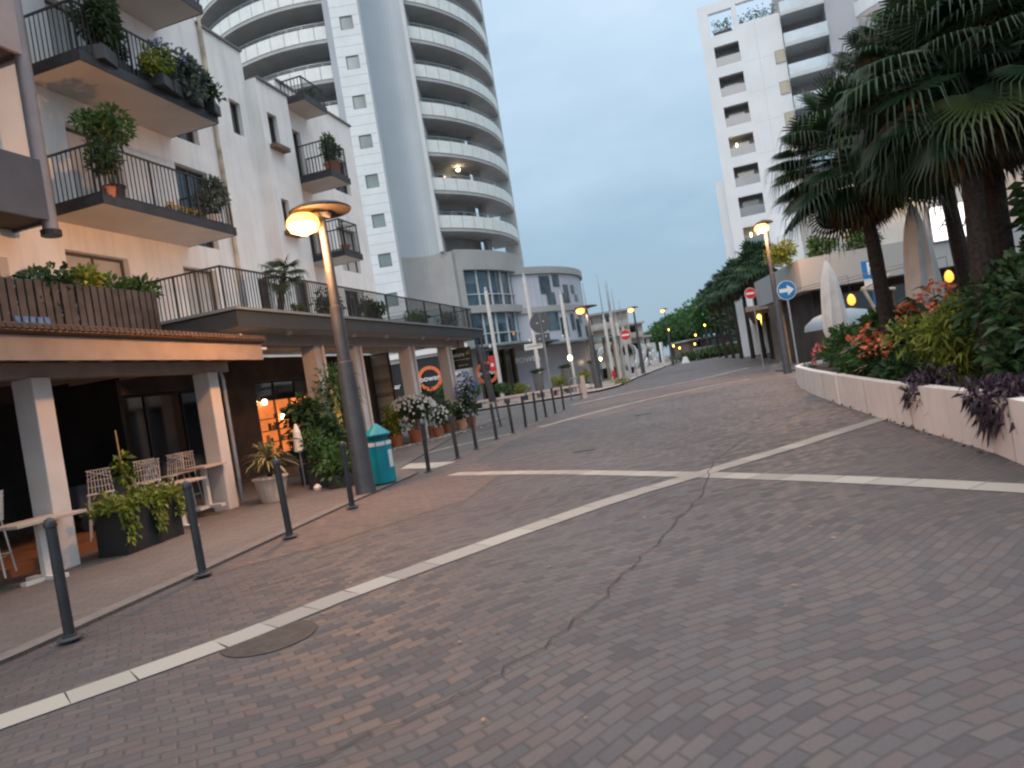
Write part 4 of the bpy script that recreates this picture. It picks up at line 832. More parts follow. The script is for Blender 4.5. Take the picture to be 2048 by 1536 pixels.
# ------------------------------------------------------------------ plants
def plant(name, label, cat, p, rad, zc, n, size, m, pot=None, fl=None, stem=True, wid=.45, group=None, clumps=10, droop=.3):
    """p ground point, rad (rx,ry,rz), zc crown centre height above p"""
    t = thing(name, label, cat, p, group); c = (p[0], p[1], p[2]+zc)
    b = MB(); foliage(b, c, rad, n, size, wid, droop, clumps); b.build('foliage', m, t)
    z0 = p[2]
    if pot:
        kind, r, h, pm = pot; b = MB()
        if kind == 'round': b.lathe([(r*.7, 0), (r, h*.92), (r*1.08, h*.93), (r*1.08, h), (r*.9, h), (r*.88, h-.03)], p, 18); b.build('pot', pm, t, smooth=True)
        else:
            b.box((p[0]-r, p[1]-r, p[2]), (p[0]+r, p[1]+r, p[2]+h)); b.build('pot', pm, t, bevel=.01)
        z0 += h*.9
    if stem:
        b = MB()
        for k in range(4): v = rvec(); b.tube((p[0]+v.x*.05, p[1]+v.y*.05, z0-.05), (c[0]+v.x*rad[0]*.6, c[1]+v.y*rad[1]*.6, c[2]+rad[2]*.3*v.z), .014, .006, 6)
        b.build('stems', BARK, t)
    if fl:
        fm, fn, fs = fl; b = MB()
        for k in range(fn):
            v = rvec().normalized(); v.z = abs(v.z)*.9+.1 if random.random() < .7 else v.z; q = Vector(c)+Vector((v.x*rad[0]*1.02, v.y*rad[1]*1.02, v.z*rad[2]*1.02)); 
            for j in range(5): a = 6.283*j/5+k; b.leaf(q, (math.cos(a), -.5+math.sin(a)*.3, math.sin(a)), fs, fs*.8, .1, a)
        b.build('flowers', fm, t)
    return t
def rosette(name, label, cat, p, zc, n, l, w, m, pot=None, trunk=None, group=None, droop=.5):
    t = thing(name, label, cat, p, group); c = Vector((p[0], p[1], p[2]+zc)); b = MB(); b.closed = False
    for i in range(n):
        a = random.random()*6.283; el = random.uniform(-.15, 1.45); d = Vector((math.cos(a)*math.cos(el), math.sin(a)*math.cos(el), math.sin(el))); L = l*random.uniform(.75, 1.1)
        sd = d.cross(Vector((0, 0, 1))).normalized()*w*.5; q1 = c+d*L*.5-Vector((0, 0, droop*.12*L)); q2 = c+d*L*.85-Vector((0, 0, droop*.4*L)); q3 = c+d*L-Vector((0, 0, droop*.65*L))
        b.add([c+sd*.5, c-sd*.5, q1-sd, q1+sd, q2-sd*.6, q2+sd*.6, q3], [(0, 1, 2, 3), (3, 2, 4, 5), (5, 4, 6)])
    b.build('leaves', m, t)
    if trunk: b = MB(); b.tube((p[0], p[1], p[2]+.05), c, trunk, trunk*.8, 10); b.build('trunk', CORK, t)
    if pot:
        kind, r, h, pm = pot; b = MB()
        if kind == 'round': b.lathe([(r*.72, 0), (r, h*.92), (r*1.1, h*.93), (r*1.1, h), (r*.9, h)], p, 18)
        else: b.box((p[0]-r, p[1]-r, p[2]), (p[0]+r, p[1]+r, p[2]+h))
        b.build('pot', pm, t)
    return t
def palm(label, x, y, h, cr, nf, fr_, trunk=.13, dead=18, segs=22, w=.06, group=None, z0=0, lean=(0, 0), cat='palm tree', lm=None):
    t = thing('fan_palm', label, cat, (x, y, z0), group)
    b = MB(); n = 9; pts = [(x+lean[0]*(i/n)**1.5, y+lean[1]*(i/n)**1.5, z0+h*i/n) for i in range(n+1)]; rr = [trunk*(1.25-.35*i/n+random.uniform(-.06, .06)) for i in range(n+1)]
    for i in range(n): b.tube(pts[i], pts[i+1], rr[i]*1.0, rr[i+1], 10)
    b.build('trunk', CORK, t); c = Vector(pts[-1])
    b = MB(); st = MB()
    for i in range(nf):
        a = i*2.39996+random.uniform(-.2, .2); el = R(78-116*(i/nf))+random.uniform(-.12, .12); d = Vector((math.cos(a)*math.cos(el), math.sin(a)*math.cos(el), math.sin(el)))
        L = (cr-fr_*.8)*random.uniform(.8, 1.1); q = c+d*L-Vector((0, 0, .12*L)); st.tube(c, q, .014, .010, 5, False); fan(b, q, (d-Vector((0, 0, .3))+rvec()*.25).normalized(), fr_*random.uniform(.7, 1.15), segs, random.uniform(95, 140), random.uniform(.2, .6), w, random.uniform(.38, .6))
    b.build('fronds', lm or L_PALM, t); st.build('leaf_stalks', lm or L_PALM, t)
    if dead:
        b = MB()
        for i in range(dead):
            a = random.random()*6.283; el = random.uniform(-1.45, -.8); d = Vector((math.cos(a)*math.cos(el), math.sin(a)*math.cos(el), math.sin(el))); q = c+d*(cr-fr_)*.75; fan(b, q, (d+Vector((0, 0, -.8))).normalized(), fr_*.9, 14, 70, .1, w)
        b.build('dry_fronds', L_DEAD, t)
    return t
# big fan palms on the right
palm('largest fan palm on the right, its crown reaching left over the white tower', 7.3, 13.4, 4.3, 1.75, 96, .74, .12, 40, 26, .07, lean=(-.1, 0), z0=.4)
palm('near fan palm with bare dark trunk just right of the lit white panel', 6.25, 9.1, 4.15, 1.7, 90, .72, .12, 34, 26, .07, z0=.4, lean=(.12, 0))
palm('near fan palm at the right edge beside another dark trunk', 7.2, 10.0, 4.3, 1.85, 76, .75, .14, 44, 26, .07, z0=.4, lean=(.05, 0))
palm('tall fan palm at the top right corner, its trunk outside the picture', 8.6, 10.6, 5.1, 2.0, 76, .85, .14, 34, 26, .07, z0=.4, lean=(-.2, 0))
palm('fan palm behind the two near ones, its fronds filling the upper right', 10.0, 15.0, 5.9, 2.2, 80, .9, .14, 36, 26, .08, z0=.4, lean=(-.3, 0))
# avenue palms
pl = [(18.0, 48, 5.4), (19.2, 53, 5.8), (20.1, 58, 5.7), (21.3, 64.5, 6.2), (22.8, 71.5, 6.2), (24.7, 80, 6.5), (27.3, 91, 6.6)]
pn = ['nearest', 'second nearest', 'third nearest', 'fourth nearest', 'fifth nearest', 'sixth nearest', 'farthest']
for i, (x, y, h) in enumerate(pl): palm('%s palm of the avenue row left of the blue arrow sign' % pn[i], x, y, h+(.7 if i%2 else 1.15), 2.1, 40, 1.05, .15, 12, 14, .13, group='palms along the avenue', z0=.1, lm=L_APALM)

# palm, shrubs on the arcade terrace
Z1 = 3.73
palm('small palm with leaning trunk on the arcade terrace, behind the lamp', *F(-7.9, .15)[:2], 1.05, .62, 16, .36, .07, 0, 14, .035, z0=Z1, lean=(.18, .1), cat='palm')
plant('terrace_shrub', 'dark round shrub on the arcade terrace just left of the lamp pole', 'shrub', F(-5.6, .1, Z1), (.45, .6, .42), .5, 700, .13, L_DK, ('box', .3, .3, DARK))
plant('terrace_shrub', 'dark round shrub on the arcade terrace just right of the lamp pole', 'shrub', F(-3.2, .1, Z1), (.45, .9, .40), .5, 900, .13, L_DK, ('box', .3, .3, DARK))
plant('terrace_shrub', 'low straggly green shrub on the far part of the arcade terrace', 'shrub', F(.4, .1, Z1), (.4, 1.4, .42), .4, 800, .15, L_MD, ('box', .3, .25, DARK))
plant('terrace_shrub', 'pale grey-green shrub at the far end of the arcade terrace', 'shrub', F(3.4, .1, Z1), (.35, 1.0, .38), .42, 600, .13, L_GY, ('box', .3, .25, DARK))
plant('terrace_shrub', 'low green plant at the foot of the small terrace palm', 'shrub', F(-7.2, .25, Z1), (.3, .4, .2), .22, 300, .12, L_MD, stem=False)
for (u, rv, zc, m, n, lb) in ((-13.6, .5, .75, L_DK, 500, 'dark leafy shrub behind the slat screen at its left part'), (-12.5, .7, .85, L_DK, 800, 'dense dark shrub rising above the middle of the slat screen'), (-11.5, .6, .95, L_YG, 500, 'yellow-green shrub rising above the slat screen'), (-10.7, .7, 1.0, L_MD, 900, 'tall green bush above the right end of the slat screen')):
    plant('terrace_shrub', lb, 'shrub', F(u, -1.45, 3.5), (rv*.7, rv, .48), zc, n, .17, m, ('box', .28, .4, DARK))
plant('hanging_cloth', 'blue folded cloths hanging on the slat screen', 'cloth', F(-13.2, -.9, 3.55), (.12, .12, .12), .1, 4, .1, F_BL, stem=False) if False else None
b = MB(); 
for k in range(5): b.box((-13.5+k*.13, -.955, 3.55), (-13.41+k*.13, -.94, 3.8), F)
tag(b.build('blue_cloth', mat('cloth_blue', (0.08, 0.17, 0.36), .8, .3, 12)), 'blue striped cloth hanging at the foot of the slat screen', 'cloth')
# balcony plants
zb = 9.01
plant('balcony_shrub', 'dark rounded bush at the left end of the upper planted balcony', 'shrub', F(-10.6, -1.22, zb), (.5, .55, .7), .95, 1500, .15, L_DK, ('box', .25, .3, DARK))
for i, q in enumerate((-10.1, -9.3, -8.5, -7.75)): b = MB(); b.box((q-.36, -1.32, 9.02), (q+.36, -1.16, 9.3), F); tag(b.build('window_box', MAT['planter_black'] if 'planter_black' in MAT else DARK), '%s dark trough planter along the rail of the upper planted balcony' % ('first', 'second', 'third', 'fourth')[i], 'planter')
t = plant('balcony_conifer', 'slim dark conifer standing up from the upper planted balcony', 'tree', F(-9.85, -1.4, zb), (.17, .17, 1.1), 1.2, 800, .12, L_DK, ('round', .18, .3, TERRA))
plant('balcony_shrub', 'yellow-green plant in the middle of the upper planted balcony', 'shrub', F(-9.15, -1.08, zb), (.32, .45, .5), .5, 700, .14, L_YG, ('box', .22, .25, DARK))
plant('balcony_shrub', 'blue-flowered shrub on the upper planted balcony', 'shrub', F(-8.75, -1.12, zb), (.38, .42, .45), .8, 700, .12, L_GY, ('box', .18, .3, DARK), (F_BL, 30, .05))
plant('balcony_shrub', 'grey-green bush near the right end of the upper planted balcony', 'shrub', F(-8.1, -1.12, zb), (.4, .6, .55), .65, 1300, .15, L_GY, ('box', .2, .3, DARK))
plant('balcony_shrub', 'small dark shrub at the right corner of the upper planted balcony', 'shrub', F(-7.45, -1.12, zb), (.32, .42, .42), .5, 800, .13, L_DK, ('box', .18, .25, DARK))
zb = 6.26
plant('balcony_tree', 'airy small tree with spreading crown on the lower balcony', 'tree', F(-10.6, -1.35, zb), (.5, .62, .36), 1.5, 900, .16, L_MD, ('round', .2, .35, DARK), wid=.4)
plant('balcony_shrub', 'wispy low branches hanging left of the potted tree on the lower balcony', 'shrub', F(-10.95, -1.15, zb), (.36, .4, .3), .75, 600, .14, L_DK, ('round', .12, .2, TERRA), wid=.3)
plant('balcony_shrub', 'grey-green shrub at the right corner of the lower balcony', 'shrub', F(-7.75, -1.3, zb), (.42, .5, .5), .65, 1100, .14, L_GY, ('round', .17, .28, SIGNW))
for i, q in enumerate((-9.25, -8.95, -8.6, -8.35)): plant('pansy_pot', 'small yellow flowering pot number %s from the left on the lower balcony floor' % ('one', 'two', 'three', 'four')[i], 'potted plant', F(q, -1.25, zb), (.09, .09, .07), .2, 40, .06, L_MD, ('round', .08, .13, TERRA), (F_YE, 12, .045), group='yellow pots on the lower balcony')
plant('balcony_shrub', 'bushy green plant in a pot on the narrow upper right balcony', 'shrub', F(-1.2, -1.35, 9.01), (.3, .4, .6), .95, 800, .15, L_MD, ('round', .26, .5, TERRA))
rosette('balcony_dracaena', 'dry spiky plant on the narrow lower right balcony above the lamp', 'potted plant', F(-1.3, -1.3, 6.46), .95, 26, .35, .03, L_TAN, ('round', .15, .3, TERRA), .04)
plant('balcony_shrub', 'thin dark plant on the small roof-level balcony', 'shrub', F(-1.2, -1.9, 11.71), (.3, .35, .2), .25, 160, .12, L_DK, None)
# left street level: planter box with ivy
t = thing('planter_box', 'black box planter with trailing yellow-green ivy beside the nearest porch post', 'planter', F1(.95, .25, .03)); b = MB(); b.box((.38, .02, .03), (1.55, .5, .62), F1); b.build('box', mat('planter_black', (0.02, 0.022, 0.024), .55, .15, 4), t, bevel=.01)
b = MB()
for i in range(900):
    u = random.uniform(.25, 1.7); v = random.uniform(-.05, .58); z = .62+abs(random.gauss(0, .11)); b.leaf(F1(u, v, z), rvec()+Vector((.2, -.2, .3)), .10, .055, .4, random.uniform(-1, 1))
for k in range(11):
    u = random.choice((.35, .42, .5, 1.0, 1.05, 1.5)); z = .62
    while z > random.uniform(.1, .4):
        for j in range(4): b.leaf(F1(u+random.gauss(0, .05), .52+random.random()*.05, z), rvec()+Vector((.5, -.5, -.3)), .08, .05, .5, random.uniform(-1, 1))
        z -= .045
b.build('ivy', L_YG, t)
plant('climbing_plant', 'young yellow-leaved climber tied to a cane in the black planter', 'plant', F1(1.0, .1, .62), (.16, .16, .28), .5, 150, .11, L_YG, stem=True)
b = MB(); b.tube(F1(1.0, .08, .5), F1(.98, .08, 1.75), .018, .012, 6); tag(b.build('bamboo_cane', mat('cane', (0.42, 0.25, 0.10), .7)), 'upright wooden cane rising from the black planter', 'cane')
# bar furniture
def bar_chair(label, p, rz):
    t = thing('bar_chair', label, 'bar chair', (0, 0, 0), 'white wire bar chairs')
    b = MB(); r = .007
    for k in range(7): y = -.17+.34*k/6; b.tube((-.18, y, .68), (.18, y, .68), r, n=5)
    for k in range(5): x = -.18+.36*k/4; b.tube((x, -.17, .68), (x, .17, .68), r, n=5)
    b.build('seat', WHM, t); b = MB()
    for k in range(8): x = -.17+.34*k/7; b.tube((x, .17, .68), (x*.85, .22, 1.04), r, n=5)
    for z in (.78, .88, .98, 1.04): b.tube((-.17, .17+(z-.68)*.14, z), (.17, .17+(z-.68)*.14, z), r, n=5)
    b.tube((-.17, .19, .9), (.17, .2, 1.04), r, n=5); b.tube((.17, .19, .9), (-.17, .2, 1.04), r, n=5); b.build('backrest', WHM, t)
    for sx in (-1, 1):
        for sy in (-1, 1): b = MB(); b.tube((sx*.16, sy*.15, .68), (sx*.22, sy*.21, 0), .011, n=6); b.build('leg', WHM, t)
    b = MB(); b.path([(-.2, -.19, .25), (.2, -.19, .25), (.2, .19, .25), (-.2, .19, .25), (-.2, -.19, .25)], .008, 5); b.build('footrest', WHM, t)
    t.location = p; t.rotation_euler = (0, 0, rz); return t
ch = bar_chair('white wire bar chair left of the nearest post, by the first bar table', F1(-.75, -.5, .16), -1.2)
for (p, rz, lb) in ((F1(1.45, -.75, .16), .5, 'white wire bar chair standing just behind the black ivy planter'), (F1(2.15, -.55, .16), -.3, 'left of two white wire bar chairs behind the second bar table'), (F1(2.5, -.75, .16), .6, 'right of two white wire bar chairs behind the second bar table'), (F1(3.05, -.75, .16), -.2, 'left white wire bar chair of the pair beside the farther porch post'), (F1(3.4, -.75, .16), .1, 'right white wire bar chair of the pair beside the farther porch post')): dup(ch, p, rz, lb)
def bar_table(label, p, rz, L=.9):
    t = thing('bar_table', label, 'table', (0, 0, 0), 'white bar tables'); b = MB(); b.box((-L/2, -.28, .72), (L/2, .28, .76)); b.build('top', mat('table_top', (0.46, 0.38, 0.32), .5, .1, 3), t, bevel=.005)
    b = MB(); b.box((-.04, -.04, .05), (.04, .04, .72)); b.build('leg', WHM, t); b = MB(); b.box((-.06, -.3, 0), (.06, .3, .05)); b.box((-.3, -.05, .0), (-.061, .05, .045)); b.build('foot', WHM, t); t.location = p; t.rotation_euler = (0, 0, rz); return t
bar_table('white bar table left of the nearest porch post with a slim white leg', F1(-.55, .1, .03), R(70)); bar_table('white bar table just right of the black ivy planter', F1(2.15, .05, .03), R(60), .7); bar_table('white bar table against the farther porch post', F1(3.3, -.25, .16), R(75), .6)
t = thing('lounge_sofa', 'low dark sofa with pale blue cushion between the bar tables', 'sofa', F1(2.9, -1.6, .16)); b = MB(); b.box((2.3, -2.0, .16), (3.7, -1.2, .5), F1); b.build('base', mat('sofa_dark', (0.06, 0.07, 0.09), .8), t, bevel=.03); b = MB(); b.box((2.3, -2.15, .5), (3.7, -1.95, .95), F1); b.build('backrest', MAT['sofa_dark'], t, bevel=.04); b = MB(); b.box((2.35, -1.9, .502), (3.1, -1.22, .62), F1); b.build('cushion', mat('cushion_blue', (0.28, 0.36, 0.38), .9, .08, 5), t, bevel=.04)
# stone pot with spiky dracaena, shrubs by the lamp
rosette('spiky_plant', 'pale yellow spiky dracaena in a cream stone pot right of the porch', 'potted plant', (-4.75, 13.1, .03), .78, 95, .62, .05, L_TAN, ('round', .30, .46, mat('pot_cream', (0.55, 0.44, 0.37), .8, .1, 6)), .05, droop=.7)
plant('potted_shrub', 'big dark green shrub in a black tub behind the street lamp', 'shrub', (-4.45, 15.4, .03), (.75, .6, .75), 1.15, 2200, .17, L_DK, ('box', .36, .45, MAT['planter_black']), clumps=16)
plant('potted_shrub', 'bamboo-like green shrub with hanging leaves left of the lamp pole', 'shrub', (-4.0, 14.2, .03), (.5, .45, .5), .72, 1300, .15, L_MD, ('box', .3, .38, MAT['planter_black']), wid=.2, clumps=14)
plant('potted_shrub', 'loose green shrub with long narrow leaves against the arcade column', 'shrub', (-4.15, 16.6, .03), (.6, .5, .95), 1.7, 1100, .22, L_MD, ('box', .3, .5, MAT['planter_black']), wid=.14, clumps=14, droop=.6)
plant('potted_shrub', 'small yellow-green shrub at the left foot of the street lamp', 'shrub', (-3.55, 13.6, .03), (.4, .35, .35), .45, 700, .12, L_MD, ('box', .22, .25, MAT['planter_black']), clumps=12)
t = thing('folded_parasol', 'small white folded parasol standing in the shrubs behind the lamp', 'parasol', (-4.6, 14.6, .03)); b = MB(); b.lathe([(.02, 0), (.11, .05), (.08, .45), (.02, .62)], (-4.6, 14.6, .75), 12); b.build('canopy', SIGNW, t); b = MB(); b.tube((-4.6, 14.6, .03), (-4.6, 14.6, .8), .018); b.build('pole', GREYM, t)
b = MB(); b.lathe([(.07, 0), (.08, .05), (.045, .10), (.0, .12)], (-4.1, 13.75, .03), 14); tag(b.build('ground_spotlight', SIGNW, smooth=True), 'small round silver ball light on the pavement in front of the black tubs', 'light')
# pots and flowers by the arcade column
FP = [('white oleander in a terracotta pot in front of the third arcade column', (-3.35, 22.9), (.75, .6, .5), 1.05, 900, .14, L_DK, ('round', .27, .42, TERRA), (F_WH, 210, .07)),
      ('smaller white-flowered plant to the right of the arcade column base', (-2.75, 23.9), (.42, .4, .35), .75, 400, .12, L_DK, ('round', .2, .32, TERRA), (F_WH, 60, .06)),
      ('dark shrub with yellow leaves left of the white oleander', (-3.95, 22.6), (.5, .4, .6), .85, 650, .13, L_YG, ('round', .22, .35, TERRA), None),
      ('low dark green shrub in front of the shop lettering', (-4.35, 23.0), (.4, .4, .4), .5, 450, .12, L_DK, ('round', .2, .3, TERRA), None),
      ('leafy green potted plant right of the white flowers', (-2.55, 25.6), (.45, .4, .4), .72, 600, .13, L_MD, ('round', .22, .35, TERRA), None),
      ('green potted plant in a pale terracotta pot near the last arcade column', (-2.1, 26.2), (.35, .35, .4), .72, 420, .12, L_DK, ('round', .2, .36, mat('terra_pale', (0.5, 0.28, 0.18), .8)), (F_WH, 12, .05)),
      ('tall shrub with blue flowers beside the last arcade column', (-1.75, 26.5), (.42, .4, .9), 1.2, 800, .14, L_DK, ('round', .2, .4, TERRA), (F_BL, 60, .07)),
      ('yellow flowering plant against the last arcade column', (-2.45, 27.6), (.3, .3, .5), .95, 300, .12, L_DK, ('round', .18, .3, TERRA), (F_YE, 26, .07)),
      ('dark climbing plant behind the third arcade column', (-3.2, 25.4), (.4, .4, .8), 1.3, 500, .14, L_DK, ('round', .2, .35, TERRA), None)]
for lb, (x, y), rad, zc, n, sz, m, pot, fl in FP: plant('potted_plant', lb, 'potted plant', (x, y, .03), rad, zc, n, sz, m, pot, fl)
b = MB()
for i in range(150): a = random.gauss(0, .8); x = -2.9+a+random.gauss(0, .2); y = 23.3+a*1.6+random.gauss(0, .25); b.box((x, y, .03), (x+.05, y+.04, .04))
tag(b.build('fallen_petals', F_WH, base=(-2.9, 23.3, .03)), 'white fallen petals scattered on the paving by the oleander', 'petals', kind='stuff')

# round hedges in tall grey planters on the plaza
HX = [(-4.0, 41.5, 1.6, L_MD, 'bushy green plant in a tub at the left end of the plaza'), (-2.4, 44.4, 1.5, L_MD, 'spiky green plant on the plaza behind the dark post'), (-.6, 45.4, 1.2, L_MD, 'broad hedge block in the plaza between the first two white cylinders'), (.6, 45.5, .9, L_YG, 'yellow-green round hedge beside the broad hedge block'), (2.9, 45.6, 1.0, L_YG, 'yellow-green round hedge in the middle of the plaza planters'), (5.0, 48.5, 1.1, L_YG, 'yellow-green round hedge left of the plaza street lamp'), (3.9, 50, 1.1, L_MD, 'dull green hedge right of the third white cylinder')]
for x, y, h, m, lb in HX: plant('hedge_shrub', lb, 'hedge', (x, y, .12), (.55, .5, .42), h-.2, 700, .15, m, ('box', .3, .45, FASC), clumps=18, stem=False)
for i, (x, y) in enumerate([(1.75, 45.9), (3.7, 46.3), (5.7, 47.2)]):
    t = plant('tall_planter', 'tall tapered grey planter, %s of three on the plaza' % ('left', 'middle', 'right')[i], 'planter', (x, y, .12), (.5, .45, .12), 1.75, 500, .13, L_DK, ('round', .36, 1.6, mat('planter_grey', (0.12, 0.12, 0.125), .6)), stem=False)
for i, (x, y) in enumerate([(11.4, 76), (13.7, 80)]):
    t = plant('round_tree', '%s small ball-shaped tree in front of the big white letters' % ('left', 'right')[i], 'tree', (x, y, .12), (.75, .75, .8), 2.6, 900, .22, L_DK, ('round', .45, .7, DARK), clumps=22, stem=False); b = MB(); b.tube((x, y, .7), (x, y, 2.3), .06); b.build('trunk', BARK, t)
b = MB(); b.box((9.3, 72, .12), (11.0, 72.8, 1.2)); tag(b.build('dark_planter', BLACK, bevel=.03), 'low black planter block on the plaza left of the ball-shaped trees', 'planter')

# ------------------------------------------------------------------ big white letters seen from behind, spelling the town name
LW = mat('letter_white', (0.66, 0.68, 0.70), .5, .05, 1)
lx = Vector((-17.3, -45, 0)).normalized()
word = 'JESOLO'; P0 = Vector((21.9, 100, 0)); P1 = Vector((10.3, 75, 0))
for i, chh in enumerate(word):
    p = P0.lerp(P1, i/5); o = text('giant_letter', chh, 4.0, LW, (p.x, p.y, 1.85), (-.88, -.47, 0), None, .15, bold=.11, cond=.62); nth = ('first', 'second', 'third', 'fourth', 'fifth', 'sixth')[i]
    tag(o, 'giant white letter %s, %s from the right, standing on the plaza' % (chh, nth), 'letter', 'giant white letters on the plaza')

# ------------------------------------------------------------------ far buildings
def block(label, x0, x1, y0, y1, h, m, floors, step=3.0, roofm=None):
    t = thing('far_building', label, 'building', ((x0+x1)/2, (y0+y1)/2, 0)); b = MB(); b.box((x0, y0, 0), (x1, y1, h)); b.build('wall', m, t)
    for k in range(floors):
        z = h-step*(k+1)+.6
        b = MB(); b.box((x0+.5, y0-1.2, z), (x1-.3, y0-.02, z+.25)); b.box((x0+.5, y0-1.25, z+.25), (x1-.3, y0-1.15, z+1.0)); b.build('balcony', mat('far_balc', (0.48, 0.46, 0.42), .8, .08, 1), t)
        n = int((x1-x0)/3.2)
        for j in range(n): b = MB(); a = x0+1+j*3.2; b.box((a, y0-.05, z+.3), (a+1.7, y0-.01, z+2.1)); b.build('window', GLASSD, t)
    b = MB(); b.box((x0-.4, y0-.8, h), (x1+.4, y1, h+.3)); b.build('roof', roofm or SLAB, t); return t
block('beige terraced building far behind the masts, widest roof', 11, 19.3, 108, 122, 9.3, mat('far_beige', (0.46, 0.42, 0.37), .85, .06, .3), 3)
block('stepped pale wing on the left of the distant beige building', 7.5, 11.0, 106, 120, 7.9, MAT['far_beige'], 2)
block('lower pale building far right of the beige one', 20.5, 24.4, 124, 140, 7.8, mat('far_pale', (0.42, 0.41, 0.38), .85, .06, .3), 2)
block('small pale block behind the avenue letters', 25.5, 29, 142, 156, 5.8, MAT['far_pale'], 2)
block('dim pinkish building seen between the avenue palm trunks', 33, 60, 128, 140, 3.4, mat('far_pink', (0.20, 0.14, 0.12), .85, .1, .3), 1)

# ------------------------------------------------------------------ pine trees and hedge at the end of the road
def pine(label, x, y, h, r, n, m=L_PINE):
    t = thing('umbrella_pine', label, 'tree', (x, y, 0), 'pines beyond the road end'); b = MB(); b.tube((x, y, 0), (x+random.uniform(-.5, .5), y, h*.6), .35, .22, 8)
    for k in range(5): a = k*1.3; b.tube((x, y, h*.45), (x+math.cos(a)*r*.6, y+math.sin(a)*r*.6, h*.78), .15, .06, 6)
    b.build('trunk', BARK, t); b = MB(); foliage(b, (x, y, h*.68), (r, r, h*.32), n, .75, .45, .2, 26, .8, .4); b.build('crown', m, t)
pn2 = ['closest umbrella pine, tallest of the row beside the palm avenue', 'second closest umbrella pine of the row', 'third closest umbrella pine of the row', 'fourth closest umbrella pine of the row', 'fifth closest umbrella pine of the row', 'sixth closest umbrella pine of the row', 'farthest umbrella pine at the left end of the row']
for i, (x, y, h, r) in enumerate([(34.5, 112, 11.2, 6.0), (36.4, 122, 11.0, 6.0), (37.6, 132, 10.8, 6.0), (38.8, 144, 10.6, 6.0), (39.2, 156, 10.2, 5.8), (39.2, 168, 9.8, 5.6), (39.2, 182, 9.2, 5.4)]): pine(pn2[i], x, y, h, r, 4200)
for i, (x, y, h) in enumerate([(31, 88, 7.2), (58, 128, 11.5), (68, 140, 12)]): pine(('dark pine crown just behind the farthest avenue palm', 'dark pine behind the palm avenue, left of two', 'dark pine behind the palm avenue, right of two')[i], x, y, h, 5.5, 1500, L_DK)
t = thing('road_end_hedge', 'long low green hedge across the end of the road', 'hedge', (36, 112, 0)); b = MB(); foliage(b, (33.5, 108, .8), (8.5, 3.0, .75), 5000, .5, .5, .2, 70, .6, .3); b.build('foliage', L_MD, t); b = MB(); b.prism([(27, 109), (41, 106), (43, 112), (29, 114)], 0, .8); b.build('inner_mass', L_DK, t)
t = thing('traffic_block', 'white concrete wedge at the left end of the hedge', 'barrier', (24.6, 98, 0)); b = MB(); b.add([(24.1, 98, 0), (25.1, 98, 0), (25.1, 98.8, 0), (24.1, 98.8, 0), (24.4, 98.2, .9), (24.8, 98.2, .9), (24.8, 98.6, .9), (24.4, 98.6, .9)], [(0, 1, 2, 3), (4, 5, 6, 7), (0, 1, 5, 4), (1, 2, 6, 5), (2, 3, 7, 6), (3, 0, 4, 7)]); b.build('body', SIGNW, t)
plant('grass_tuft', 'dry yellow tuft of grass on the plaza kerb corner', 'grass', (7.5, 48.5, .12), (.7, .9, .2), .15, 260, .22, L_TAN, stem=False)

# ------------------------------------------------------------------ right side: planter wall
PW = frame((4.84, 7.31), 15.8)
t = thing('planter_wall', 'long low white rendered planter wall curving along the right side of the road', 'wall', (6.5, 13, 0))
wm = mat('planter_white', (0.60, 0.55, 0.53), .85, .05, 1.6, .12, 50, stain=.3)
pts = [(3.6, 2.6), (4.46, 6.1), (4.86, 7.35), (5.68, 10.98), (6.5, 14.2), (7.35, 17.4), (8.1, 19.9), (8.75, 21.7), (9.4, 22.6), (10.3, 22.9), (11.5, 22.7)]
hs = [.62, .62, .62, .60, .60, .60, .60, .58, .58, .58, .58]
b = MB()
for i in range(len(pts)-1):
    p, q = Vector(pts[i]), Vector(pts[i+1]); d = (q-p).normalized(); nn = Vector((d.y, -d.x))*.16
    b.add([(p.x, p.y, 0), (q.x, q.y, 0), (q.x+nn.x, q.y+nn.y, 0), (p.x+nn.x, p.y+nn.y, 0), (p.x, p.y, hs[i]), (q.x, q.y, hs[i+1]), (q.x+nn.x, q.y+nn.y, hs[i+1]), (p.x+nn.x, p.y+nn.y, hs[i])], [(0, 3, 2, 1), (4, 5, 6, 7), (0, 1, 5, 4), (1, 2, 6, 5), (2, 3, 7, 6), (3, 0, 4, 7)])
b.build('wall', wm, t)
for k in (1, 3): p, q = pts[k+1], pts[k]; f = frame(p, 13); b = MB(); b.box((-.10, -.03, 0), (.10, .18, .66 if k == 1 else .61), f); b.build('pier', wm, t, bevel=.008)
b = MB()
for i in range(1, 9):
    p, q = Vector(pts[i]), Vector(pts[i+1]); d = (q-p).normalized(); n_ = Vector((d.y, -d.x))
    for f_ in (.3+.5*((i*7)%3)/3,): c0 = p.lerp(q, f_); b.add([(*(c0-n_*.004), .0), (*(c0+d*.012-n_*.004), .0), (*(c0+d*.012-n_*.004), .58), (*(c0-n_*.004), .58), (*(c0+n_*.02), .0), (*(c0+d*.012+n_*.02), .0), (*(c0+d*.012+n_*.02), .58), (*(c0+n_*.02), .58)], [(0, 1, 2, 3), (0, 3, 7, 4), (1, 5, 6, 2)])
b.build('wall_joints', mat('wall_joint', (0.30, 0.27, 0.25), .9, .3, 6), t)
b = MB(); b.prism([(3.9, 3), (4.95, 6.9), (5.95, 11.2), (7.6, 17.6), (8.9, 21.6), (10, 22.6), (11.5, 22.4), (10.4, 16), (8.2, 8), (7.2, 3)], .1, .48); b.build('soil', SOIL, t)
b = MB()
